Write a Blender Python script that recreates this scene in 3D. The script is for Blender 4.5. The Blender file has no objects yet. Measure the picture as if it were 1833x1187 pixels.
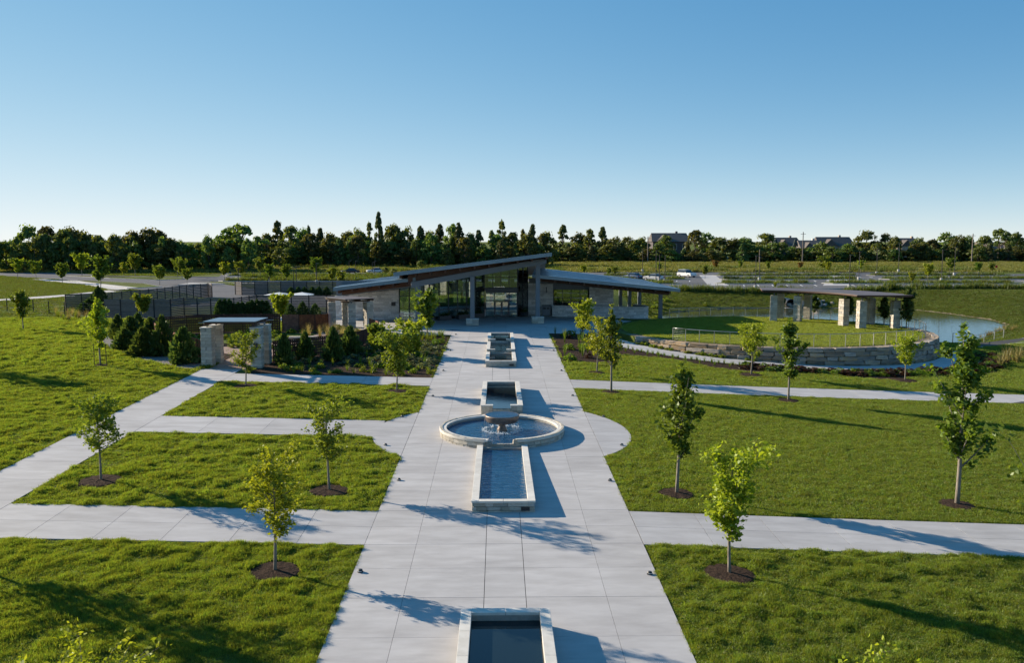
import bpy, bmesh, math, random
import numpy as np
from mathutils import Vector, Matrix

random.seed(11)
rng = np.random.default_rng(11)
S = bpy.context.scene
COL = S.collection
PI = math.pi
R = math.radians

# ------------------------------------------------------------------ camera
F_PX, CX, CY = 1530.0, 916.5, 593.5          # focal length of the photograph in its own pixels
PITCH = math.atan(161 / F_PX)
YAW = math.atan(24.5 / F_PX)
CAM = (-0.17, 0.0, 10.34)
cam_d = bpy.data.cameras.new('camera')
cam_d.sensor_width = 36
cam_d.lens = 36 * F_PX / 1833
cam_d.clip_end = 9000
cam = bpy.data.objects.new('camera', cam_d)
cam.location = CAM
cam.rotation_euler = (PI / 2 - PITCH, 0, -YAW)
COL.objects.link(cam)
S.camera = cam

# ------------------------------------------------------------------ sky, sun, exposure
SUN_EL, SUN_AZ = R(19.5), R(-61)             # azimuth measured from +Y towards +X
ZMUL, ZADD, SKY_GAMMA, SKY_SAT, SKY_STRENGTH = 2.9, 0.06, 1.38, 1.34, 0.14
SKY_SHOULDER = 0.42
W = bpy.data.worlds.new('World')
S.world = W
W.use_nodes = True
wn, wl = W.node_tree.nodes, W.node_tree.links
wn.clear()
w_out = wn.new('ShaderNodeOutputWorld')
w_bg = wn.new('ShaderNodeBackground')
w_sky = wn.new('ShaderNodeTexSky')
w_sky.sky_type = 'NISHITA'
w_sky.sun_disc = False
w_sky.sun_elevation = SUN_EL
w_sky.sun_rotation = SUN_AZ
w_sky.altitude = 300
w_sky.air_density = 1.0
w_sky.dust_density = 0.0
w_sky.ozone_density = 1.4
w_tc = wn.new('ShaderNodeTexCoord')
w_mul = wn.new('ShaderNodeVectorMath'); w_mul.operation = 'MULTIPLY'
w_mul.inputs[1].default_value = (1, 1, ZMUL)  # a clear, dry sky: the pale band keeps low to the horizon
w_nor = wn.new('ShaderNodeVectorMath'); w_nor.operation = 'NORMALIZE'
w_gam = wn.new('ShaderNodeGamma'); w_gam.inputs[1].default_value = SKY_GAMMA
w_hsv = wn.new('ShaderNodeHueSaturation'); w_hsv.inputs['Saturation'].default_value = SKY_SAT
wl.new(w_tc.outputs['Generated'], w_mul.inputs[0])
w_add = wn.new('ShaderNodeVectorMath'); w_add.operation = 'ADD'
w_add.inputs[1].default_value = (0, 0, ZADD)
wl.new(w_mul.outputs[0], w_add.inputs[0])
wl.new(w_add.outputs[0], w_nor.inputs[0])
wl.new(w_nor.outputs[0], w_sky.inputs['Vector'])
wl.new(w_sky.outputs[0], w_gam.inputs[0])
# a soft shoulder, so that the pale band near the horizon keeps its colour
w_k = wn.new('ShaderNodeVectorMath'); w_k.operation = 'MULTIPLY_ADD'
w_k.inputs[1].default_value = (SKY_SHOULDER,) * 3; w_k.inputs[2].default_value = (1, 1, 1)
w_div = wn.new('ShaderNodeVectorMath'); w_div.operation = 'DIVIDE'
wl.new(w_gam.outputs[0], w_k.inputs[0])
wl.new(w_gam.outputs[0], w_div.inputs[0])
wl.new(w_k.outputs[0], w_div.inputs[1])
wl.new(w_div.outputs[0], w_hsv.inputs['Color'])
wl.new(w_hsv.outputs[0], w_bg.inputs[0])
w_bg.inputs[1].default_value = SKY_STRENGTH
wl.new(w_bg.outputs[0], w_out.inputs[0])

sun_d = bpy.data.lights.new('sun', 'SUN')
sun_d.energy = 3.15
sun_d.angle = R(0.55)
sun_d.color = (1.0, 0.86, 0.68)
sun = bpy.data.objects.new('sun', sun_d)
sdir = Vector((math.sin(SUN_AZ) * math.cos(SUN_EL), math.cos(SUN_AZ) * math.cos(SUN_EL), math.sin(SUN_EL)))
sun.rotation_euler = sdir.to_track_quat('Z', 'Y').to_euler()
sun.location = (-60, 60, 60)
COL.objects.link(sun)

S.view_settings.view_transform = 'Standard'
S.view_settings.look = 'None'
S.view_settings.exposure = 1.65
S.view_settings.gamma = 1.0
S.view_settings.use_curve_mapping = False
S.render.engine = 'CYCLES'
S.cycles.use_denoising = True
S.cycles.max_bounces = 8
S.cycles.diffuse_bounces = 4
S.cycles.glossy_bounces = 3
S.cycles.transmission_bounces = 5
S.cycles.transparent_max_bounces = 8
S.cycles.use_adaptive_sampling = True
S.cycles.adaptive_threshold = 0.015
S.cycles.caustics_reflective = False
S.cycles.caustics_refractive = False

# ------------------------------------------------------------------ terrain height and sight lines
WATER_Z = -0.35
POND = [(22, 118), (25, 128), (36, 135.5), (46, 137.5), (53, 136), (60, 137), (65.5, 132.8), (67, 125.5), (67.5, 116), (65.5, 108.5),
        (58, 98.5), (51, 90.2), (47.5, 86), (44, 87), (42, 92), (36, 97.5), (27, 98), (23, 104)]
TC, TR, TZ = (25.0, 79.6), 14.5, 2.1          # the round lawn terrace


def smooth(t):
    t = np.clip(t, 0, 1)
    return t * t * (3 - 2 * t)


def smin(a, b, k):
    h = np.clip(.5 + .5 * (b - a) / k, 0, 1)
    return b * (1 - h) + a * h - k * h * (1 - h)


def poly_sdf(x, y, poly):
    x = np.asarray(x, float); y = np.asarray(y, float)
    d2 = np.full(np.broadcast(x, y).shape, 1e18)
    inside = np.zeros(d2.shape, bool)
    n = len(poly)
    for i in range(n):
        ax, ay = poly[i]; bx, by = poly[(i + 1) % n]
        ex, ey = bx - ax, by - ay
        t = np.clip(((x - ax) * ex + (y - ay) * ey) / (ex * ex + ey * ey), 0, 1)
        d2 = np.minimum(d2, (x - ax - t * ex) ** 2 + (y - ay - t * ey) ** 2)
        c = ((ay > y) != (by > y)) & (x < (bx - ax) * (y - ay) / ((by - ay) if by != ay else 1e-9) + ax)
        inside ^= c
    d = np.sqrt(d2)
    return np.where(inside, -d, d)


def gza(x, y):
    """ground height, arrays"""
    x = np.asarray(x, float); y = np.asarray(y, float)
    b = smin(0.025 * y, 2.0, 0.35)
    d = np.maximum(np.abs(x) - 4.6, 0)
    d = 70 * (1 - np.exp(-d / 70))
    c = np.where(x > 0, -0.045 * d, 0.028 * d)
    fade = 1 - smooth((y - 62) / 35)
    fade = np.where(x > 0, fade + (1 - fade) * smooth((x - 16) / 14) * (1 - smooth((y - 105) / 40)), fade)
    z = b + c * fade
    far = np.clip((y - 500) / 1500, 0, 1)
    z = z + far * far * 6
    near = (x > 5) & (y > 70) & (y < 190) & (x < 120)
    if np.any(near):
        sd = poly_sdf(x, y, POND)
        k = smooth((x - 12) / 10)
        zb = WATER_Z + np.where(sd > 0, np.minimum(0.16 * sd, .3 + 0.15 * sd), np.maximum(0.35 * sd, -1.4))
        z = np.where(near, np.minimum(z, zb * k + z * (1 - k)), z)
    return z


def gz(x, y):
    return float(gza(np.array([x]), np.array([y]))[0])


def ray(px, py):
    x = (px - CX) / F_PX; y = -(py - CY) / F_PX
    dy = math.cos(PITCH) + y * math.sin(PITCH)
    dz = -math.sin(PITCH) + y * math.cos(PITCH)
    c, s = math.cos(-YAW), math.sin(-YAW)
    return (x * c - dy * s, x * s + dy * c, dz)


def gp(px, py, z=None):
    """where a sight line of the photograph meets the ground (or the level z)"""
    d = ray(px, py)
    if z is not None:
        t = (z - CAM[2]) / d[2]
        return (CAM[0] + d[0] * t, CAM[1] + d[1] * t, z)
    t = 20.0
    for i in range(50):
        zz = gz(CAM[0] + d[0] * t, CAM[1] + d[1] * t)
        t += 0.7 * ((zz - CAM[2]) / d[2] - t)
    x, y = CAM[0] + d[0] * t, CAM[1] + d[1] * t
    return (x, y, gz(x, y))


def pt(px, py, Y):
    """point of a sight line at depth Y"""
    d = ray(px, py); t = (Y - CAM[1]) / d[1]
    return (CAM[0] + d[0] * t, Y, CAM[2] + d[2] * t)


def height_to(px, base_y, top_y):
    g = gp(px, base_y)
    return pt(px, top_y, g[1])[2] - g[2]


# ------------------------------------------------------------------ materials
MATS = {}


def _nodes(name):
    m = bpy.data.materials.new(name)
    m.use_nodes = True
    nt = m.node_tree
    nt.nodes.clear()
    out = nt.nodes.new('ShaderNodeOutputMaterial')
    return m, nt.nodes, nt.links, out


def mat(name, c1, c2=None, scale=4.0, detail=6, rough=.8, bump=0.0, bscale=None, metal=0.0, rnd=0.0, island=0.0, spec=.3,
        world=True, c3=None, s3=.3, lo=.35, hi=.65, stretch=None, bdist=.02, t3=(.45, .65)):
    m, N, L, out = _nodes(name)
    p = N.new('ShaderNodeBsdfPrincipled')
    p.inputs['Roughness'].default_value = rough
    p.inputs['Metallic'].default_value = metal
    p.inputs['Specular IOR Level'].default_value = spec
    L.new(p.outputs[0], out.inputs[0])
    if world:
        co = N.new('ShaderNodeNewGeometry').outputs['Position']
    else:
        co = N.new('ShaderNodeTexCoord').outputs['Object']
    if stretch:
        mp = N.new('ShaderNodeMapping'); mp.inputs['Scale'].default_value = stretch
        L.new(co, mp.inputs[0]); co = mp.outputs[0]

    def noise(sc, det=detail):
        n = N.new('ShaderNodeTexNoise')
        n.inputs['Scale'].default_value = sc; n.inputs['Detail'].default_value = det
        n.inputs['Roughness'].default_value = .6
        L.new(co, n.inputs['Vector'])
        return n.outputs[0]

    def ramp(fac, a, b):
        r = N.new('ShaderNodeMapRange')
        r.inputs[1].default_value = a; r.inputs[2].default_value = b
        L.new(fac, r.inputs[0])
        return r.outputs[0]

    def mix(fac, a, b):
        x = N.new('ShaderNodeMix'); x.data_type = 'RGBA'
        if hasattr(fac, 'node'): L.new(fac, x.inputs[0])
        else: x.inputs[0].default_value = fac
        for i, c in ((6, a), (7, b)):
            if hasattr(c, 'node'): L.new(c, x.inputs[i])
            else: x.inputs[i].default_value = (*c, 1)
        return x.outputs[2]
    col = None
    if c2 is not None:
        col = mix(ramp(noise(scale), lo, hi), c1, c2)
        if c3 is not None:
            col = mix(ramp(noise(s3, 4), *t3), col, c3)
    if rnd or island:
        h = N.new('ShaderNodeHueSaturation')
        if col is not None: L.new(col, h.inputs['Color'])
        else: h.inputs['Color'].default_value = (*c1, 1)
        if rnd:
            src = N.new('ShaderNodeObjectInfo').outputs['Random']; amt = rnd
        else:
            src = N.new('ShaderNodeNewGeometry').outputs['Random Per Island']; amt = island
        v = N.new('ShaderNodeMapRange')
        v.inputs[3].default_value = 1 - amt; v.inputs[4].default_value = 1 + amt
        L.new(src, v.inputs[0]); L.new(v.outputs[0], h.inputs['Value'])
        mu = N.new('ShaderNodeMath'); mu.operation = 'MULTIPLY_ADD'
        mu.inputs[1].default_value = 37.3; mu.inputs[2].default_value = .1
        fr = N.new('ShaderNodeMath'); fr.operation = 'FRACT'
        L.new(src, mu.inputs[0]); L.new(mu.outputs[0], fr.inputs[0])
        s2 = N.new('ShaderNodeMapRange'); s2.inputs[3].default_value = 1 - amt * 1.2; s2.inputs[4].default_value = 1 + amt * .9
        L.new(fr.outputs[0], s2.inputs[0]); L.new(s2.outputs[0], h.inputs['Saturation'])
        col = h.outputs[0]
    if col is not None: L.new(col, p.inputs['Base Color'])
    else: p.inputs['Base Color'].default_value = (*c1, 1)
    if bump:
        b = N.new('ShaderNodeBump'); b.inputs['Strength'].default_value = bump; b.inputs['Distance'].default_value = bdist
        L.new(noise(bscale or scale * 3), b.inputs['Height']); L.new(b.outputs[0], p.inputs['Normal'])
    MATS[name] = m
    return m


def leaf_mat(name, c1, c2, trans=.45, rnd=.12, island=.25, tint=(1.25, 1.15, .45)):
    """leaves: diffuse + light through the blade, each leaf (island) and each plant a little different"""
    m, N, L, out = _nodes(name)
    g = N.new('ShaderNodeNewGeometry')
    x = N.new('ShaderNodeMix'); x.data_type = 'RGBA'
    L.new(g.outputs['Random Per Island'], x.inputs[0])
    x.inputs[6].default_value = (*c1, 1); x.inputs[7].default_value = (*c2, 1)
    h = N.new('ShaderNodeHueSaturation')
    oi = N.new('ShaderNodeObjectInfo')
    v = N.new('ShaderNodeMapRange'); v.inputs[3].default_value = 1 - rnd; v.inputs[4].default_value = 1 + rnd
    L.new(oi.outputs['Random'], v.inputs[0]); L.new(v.outputs[0], h.inputs['Value'])
    hh = N.new('ShaderNodeMapRange'); hh.inputs[3].default_value = .5 - rnd * .12; hh.inputs[4].default_value = .5 + rnd * .1
    L.new(oi.outputs['Random'], hh.inputs[0]); L.new(hh.outputs[0], h.inputs['Hue'])
    L.new(x.outputs[2], h.inputs['Color'])
    d = N.new('ShaderNodeBsdfDiffuse'); t = N.new('ShaderNodeBsdfTranslucent'); ms = N.new('ShaderNodeMixShader')
    gl = N.new('ShaderNodeBsdfGlossy'); gl.inputs['Roughness'].default_value = .45; gl.inputs[0].default_value = (.5, .55, .5, 1)
    tt = N.new('ShaderNodeMix'); tt.data_type = 'RGBA'; tt.blend_type = 'MULTIPLY'; tt.inputs[0].default_value = 1
    L.new(h.outputs[0], tt.inputs[6]); tt.inputs[7].default_value = (*tint, 1)
    L.new(h.outputs[0], d.inputs[0]); L.new(tt.outputs[2], t.inputs[0])
    ms.inputs[0].default_value = trans
    L.new(d.outputs[0], ms.inputs[1]); L.new(t.outputs[0], ms.inputs[2])
    m2 = N.new('ShaderNodeMixShader'); m2.inputs[0].default_value = .035
    L.new(ms.outputs[0], m2.inputs[1]); L.new(gl.outputs[0], m2.inputs[2])
    L.new(m2.outputs[0], out.inputs[0])
    MATS[name] = m
    return m


def water_mat(name, deep, wave, wscale, rough=.02, ior=1.36, stretch=(1, 1, 1)):
    m, N, L, out = _nodes(name)
    p = N.new('ShaderNodeBsdfPrincipled')
    p.inputs['Base Color'].default_value = (*deep, 1)
    p.inputs['Roughness'].default_value = rough
    p.inputs['IOR'].default_value = ior
    p.inputs['Specular IOR Level'].default_value = .45 if 'pond' in name else .75
    co = N.new('ShaderNodeNewGeometry').outputs['Position']
    mp = N.new('ShaderNodeMapping'); mp.inputs['Scale'].default_value = stretch
    L.new(co, mp.inputs[0])
    n = N.new('ShaderNodeTexNoise'); n.inputs['Scale'].default_value = wscale; n.inputs['Detail'].default_value = 3
    n.inputs['Distortion'].default_value = .6
    L.new(mp.outputs[0], n.inputs['Vector'])
    b = N.new('ShaderNodeBump'); b.inputs['Strength'].default_value = 1; b.inputs['Distance'].default_value = wave
    L.new(n.outputs[0], b.inputs['Height']); L.new(b.outputs[0], p.inputs['Normal'])
    L.new(p.outputs[0], out.inputs[0])
    MATS[name] = m
    return m


def glass_mat(name, tint, refl=1.5):
    m, N, L, out = _nodes(name)
    t = N.new('ShaderNodeBsdfTransparent'); t.inputs[0].default_value = (*tint, 1)
    g = N.new('ShaderNodeBsdfGlossy'); g.inputs['Roughness'].default_value = .01; g.inputs[0].default_value = (.85, .95, .95, 1)
    fr = N.new('ShaderNodeFresnel'); fr.inputs[0].default_value = refl
    a = N.new('ShaderNodeMath'); a.operation = 'MULTIPLY_ADD'; a.inputs[1].default_value = 1.6; a.inputs[2].default_value = .12
    a.use_clamp = True
    L.new(fr.outputs[0], a.inputs[0])
    ms = N.new('ShaderNodeMixShader')
    L.new(a.outputs[0], ms.inputs[0]); L.new(t.outputs[0], ms.inputs[1]); L.new(g.outputs[0], ms.inputs[2])
    L.new(ms.outputs[0], out.inputs[0])
    MATS[name] = m
    return m


mat('concrete', (.395, .38, .37), (.475, .46, .45), 1.3, rough=.85, bump=.25, bscale=60, rnd=.05, c3=(.34, .325, .318), s3=.8, bdist=.004, stretch=(.5, 1.6, 1), t3=(.52, .78))
mat('joint', (.06, .058, .055), rough=.95)
mat('limestone', (.56, .53, .47), (.66, .63, .57), 3, rough=.75, bump=.3, bscale=40, rnd=.05, bdist=.005)
mat('stone', (.40, .365, .30), (.52, .48, .41), 5, rough=.85, bump=1, bscale=14, rnd=.24, bdist=.03, world=False)
mat('stone_small', (.56, .55, .53), (.70, .685, .65), 6, rough=.85, bump=.8, bscale=14, island=.24, bdist=.03)
mat('boulder', (.33, .25, .17), (.49, .38, .265), 3, rough=.9, bump=1, bscale=9, rnd=.33, bdist=.05, world=False, c3=(.20, .19, .18), s3=1.5)
mat('mortar', (.30, .28, .25), (.36, .34, .30), 8, rough=.95, bump=.5)
mat('ground', (.075, .105, .022), (.13, .155, .036), 1.2, rough=.95, bump=.8, bscale=5, c3=(.085, .085, .03), s3=.07, bdist=.06, spec=.04)
mat('meadow', (.11, .14, .035), (.17, .175, .055), .5, rough=.95, bump=1, bscale=2.5, c3=(.08, .12, .03), s3=.05, bdist=.3, spec=.04)
mat('mulch', (.028, .02, .015), (.085, .056, .04), 14, rough=.95, bump=1, bscale=30, bdist=.05, spec=.04)
mat('gravel', (.16, .15, .14), (.30, .28, .26), 25, rough=.95, bump=1, bscale=50, bdist=.02, spec=.04)
mat('paver', (.30, .20, .15), (.38, .26, .20), 6, rough=.9, bump=.3, rnd=.12)
mat('asphalt', (.13, .13, .135), (.17, .17, .175), 2, rough=.9, bump=.3, bscale=40, c3=(.115, .115, .12), s3=.06, bdist=.01, spec=.04)
mat('paint_white', (.75, .75, .72), rough=.6)
mat('bark', (.16, .135, .11), (.26, .23, .19), 20, rough=.9, bump=.6, bscale=40, world=False, stretch=(1, 1, .2))
mat('bark_dark', (.07, .055, .045), (.13, .11, .09), 3, rough=.95, world=False)
mat('steel', (.125, .15, .175), (.145, .17, .195), 2, rough=.45, spec=.5)
mat('black_metal', (.018, .018, .02), rough=.4, spec=.5)
mat('rail_metal', (.42, .42, .41), rough=.35, metal=.9)
mat('roof_metal', (.15, .215, .27), (.175, .245, .30), .8, rough=.38, metal=.45, spec=.5)
mat('wood', (.075, .034, .021), (.12, .055, .033), 3, rough=.55, world=True, stretch=(8, .6, 8), spec=.4)
mat('wood_dark', (.055, .032, .022), (.09, .05, .035), 4, rough=.6)
mat('frame', (.05, .056, .064), rough=.4, spec=.5)
mat('slat', (.13, .105, .095), (.19, .16, .145), 3, rough=.75, rnd=.14, stretch=(1, 1, 6))
mat('slat_post', (.022, .02, .022), rough=.6)
mat('rust', (.17, .062, .032), (.30, .12, .062), 4, rough=.85, bump=.3, rnd=.12, c3=(.13, .05, .03), s3=1.3)
mat('rust_dark', (.055, .026, .02), (.10, .043, .030), 5, rough=.85, rnd=.1)
mat('floor', (.42, .41, .39), rough=.35)
mat('plaster', (.50, .47, .40), rough=.9)
mat('interior', (.30, .30, .28), rough=.8)
mat('teal_panel', (.03, .10, .11), rough=.4)
mat('white_fabric', (.72, .72, .70), rough=.8)
mat('tyre', (.02, .02, .02), rough=.8)
mat('rim', (.45, .45, .46), rough=.3, metal=.8)
mat('rock', (.32, .27, .23), (.46, .40, .35), 4, rough=.9, bump=1, rnd=.2, world=False, bdist=.1)
mat('bank_soil', (.15, .125, .085), (.27, .22, .16), 3, rough=.95, bump=1, bdist=.06, spec=.04)
mat('shingle', (.085, .075, .07), (.13, .115, .105), 2, rough=.9, rnd=.15)
mat('house_wall', (.30, .25, .21), (.36, .31, .26), 1, rough=.9, rnd=.2)
mat('house_trim', (.55, .53, .49), rough=.8)
mat('house_glass', (.03, .04, .05), rough=.08, spec=.9)
mat('pole_wood', (.17, .14, .12), (.26, .22, .19), 3, rough=.9)
mat('bronze', (.16, .125, .105), (.25, .20, .17), 8, rough=.42, metal=.45, bump=.2)
mat('plaque', (.02, .02, .022), rough=.35, spec=.5)
mat('sign_red', (.45, .02, .02), rough=.5)
mat('sign_blue', (.03, .13, .32), rough=.5)
mat('sign_green', (.02, .18, .09), rough=.5)
mat('car_glass', (.015, .02, .025), rough=.05, spec=.9)
for cn, cc in (('white', (.62, .63, .64)), ('silver', (.38, .40, .42)), ('blue', (.05, .09, .17)), ('dark', (.04, .042, .05))):
    mat('car_' + cn, cc, rough=.25, spec=.6, metal=.25 if cn != 'white' else 0)
mat('lamp_glass', (.6, .6, .58), rough=.3)
mat('lamp_red', (.35, .02, .02), rough=.3)
leaf_mat('leaf_green', (.075, .14, .018), (.17, .24, .032), .5)
leaf_mat('leaf_yellow', (.20, .26, .022), (.38, .41, .04), .5, tint=(1.1, 1.1, .4))
leaf_mat('leaf_mid', (.11, .17, .022), (.22, .27, .034), .5)
leaf_mat('leaf_wood', (.048, .082, .022), (.18, .215, .046), .55, rnd=.45, tint=(1.25, 1.1, .4))
leaf_mat('leaf_conifer', (.038, .068, .024), (.13, .16, .042), .4, rnd=.35)
leaf_mat('leaf_bluespruce', (.06, .085, .085), (.10, .13, .13), .15)
leaf_mat('leaf_spruce', (.038, .080, .024), (.11, .155, .04), .38)
leaf_mat('leaf_thuja', (.025, .062, .024), (.06, .105, .036), .35)
leaf_mat('leaf_red', (.04, .024, .018), (.08, .045, .026), .4, tint=(1.3, .8, .5))
leaf_mat('leaf_rust', (.16, .10, .03), (.26, .17, .05), .45, tint=(1.2, .95, .5))
leaf_mat('leaf_straw', (.22, .20, .075), (.33, .28, .12), .5, tint=(1.15, 1.05, .6))
leaf_mat('leaf_sage', (.10, .13, .075), (.16, .18, .10), .4)
leaf_mat('blade', (.105, .165, .024), (.255, .30, .054), .55, rnd=.28, tint=(1.25, 1.2, .4))
leaf_mat('blade_backlit', (.15, .205, .034), (.33, .37, .075), .55, rnd=.2, tint=(1.2, 1.15, .4))  # same lawn grass on the terrace, its backlit brightness put into the colour
leaf_mat('blade_bank', (.045, .08, .014), (.15, .18, .036), .5, rnd=.3)
leaf_mat('blade_meadow', (.13, .155, .035), (.22, .215, .065), .45, rnd=.2)
water_mat('water_still', (.010, .018, .022), .0012, 5, rough=.015)
water_mat('water_ripple', (.012, .065, .14), .045, 3.4, stretch=(.5, 2.2, 1))
water_mat('water_splash', (.012, .065, .14), .05, 5)
water_mat('water_pond', (.045, .050, .020), .010, 1.6, stretch=(.6, 1.5, 1))
glass_mat('glass', (.52, .63, .62))


def _falling():
    m, N, L, out = _nodes('falling_water')
    t = N.new('ShaderNodeBsdfTransparent'); t.inputs[0].default_value = (.95, .98, 1, 1)
    p = N.new('ShaderNodeBsdfPrincipled'); p.inputs['Base Color'].default_value = (.75, .8, .84, 1); p.inputs['Roughness'].default_value = .15
    co = N.new('ShaderNodeNewGeometry').outputs['Position']
    mp = N.new('ShaderNodeMapping'); mp.inputs['Scale'].default_value = (16, 16, 1.6)
    n = N.new('ShaderNodeTexNoise'); n.inputs['Scale'].default_value = 1; n.inputs['Detail'].default_value = 2
    r = N.new('ShaderNodeMapRange'); r.inputs[1].default_value = .48; r.inputs[2].default_value = .66; r.inputs[4].default_value = .75
    ms = N.new('ShaderNodeMixShader')
    L.new(co, mp.inputs[0]); L.new(mp.outputs[0], n.inputs['Vector']); L.new(n.outputs[0], r.inputs[0]); L.new(r.outputs[0], ms.inputs[0])
    L.new(t.outputs[0], ms.inputs[1]); L.new(p.outputs[0], ms.inputs[2]); L.new(ms.outputs[0], out.inputs[0])
    MATS['falling_water'] = m


_falling()
mat('foam', (.75, .8, .83), rough=.5)

# ------------------------------------------------------------------ building blocks
OFF = {}                                       # world position of each parent


def link(o):
    COL.objects.link(o)
    return o


def tag(o, label=None, cat=None, group=None, kind=None):
    if label: o['label'] = label
    if cat: o['category'] = cat
    if group: o['group'] = group
    if kind: o['kind'] = kind
    return o


def thing(name, loc, label=None, cat=None, group=None, kind=None):
    o = bpy.data.objects.new(name, None)
    o.empty_display_size = .2
    o.location = loc
    OFF[o] = Vector(loc)
    link(o)
    return tag(o, label, cat, group, kind)


def mesh_np(name, V, faces, mats, smooth_=False, mi=None):
    me = bpy.data.meshes.new(name)
    if isinstance(faces, np.ndarray):
        V = np.asarray(V, np.float32)
        nf, k = faces.shape
        me.vertices.add(len(V)); me.vertices.foreach_set('co', V.ravel())
        me.loops.add(nf * k); me.loops.foreach_set('vertex_index', faces.astype(np.int32).ravel())
        me.polygons.add(nf)
        me.polygons.foreach_set('loop_start', np.arange(0, nf * k, k, dtype=np.int32))
        me.polygons.foreach_set('loop_total', np.full(nf, k, np.int32))
        me.update(calc_edges=True)
    else:
        me.from_pydata(V, [], faces)
    for m in (mats if isinstance(mats, (list, tuple)) else [mats]):
        me.materials.append(MATS[m] if isinstance(m, str) else m)
    if mi is not None:
        me.polygons.foreach_set('material_index', np.asarray(mi, np.int32))
    if smooth_:
        me.polygons.foreach_set('use_smooth', np.ones(len(me.polygons), bool))
    me.update()
    return me


def put(name, me, parent=None, loc=(0, 0, 0), rz=0.0, scale=None, rot=None):
    """an object from a mesh, at world position loc (parents are never turned)"""
    o = bpy.data.objects.new(name, me)
    loc = Vector(loc)
    if parent is not None:
        o.parent = parent
        OFF[o] = loc
        loc = loc - OFF.get(parent, Vector((0, 0, 0)))
    else:
        OFF[o] = loc
    o.location = loc
    o.rotation_euler = rot or (0, 0, rz)
    if scale is not None: o.scale = (scale,) * 3 if isinstance(scale, (int, float)) else scale
    return link(o)


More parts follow.
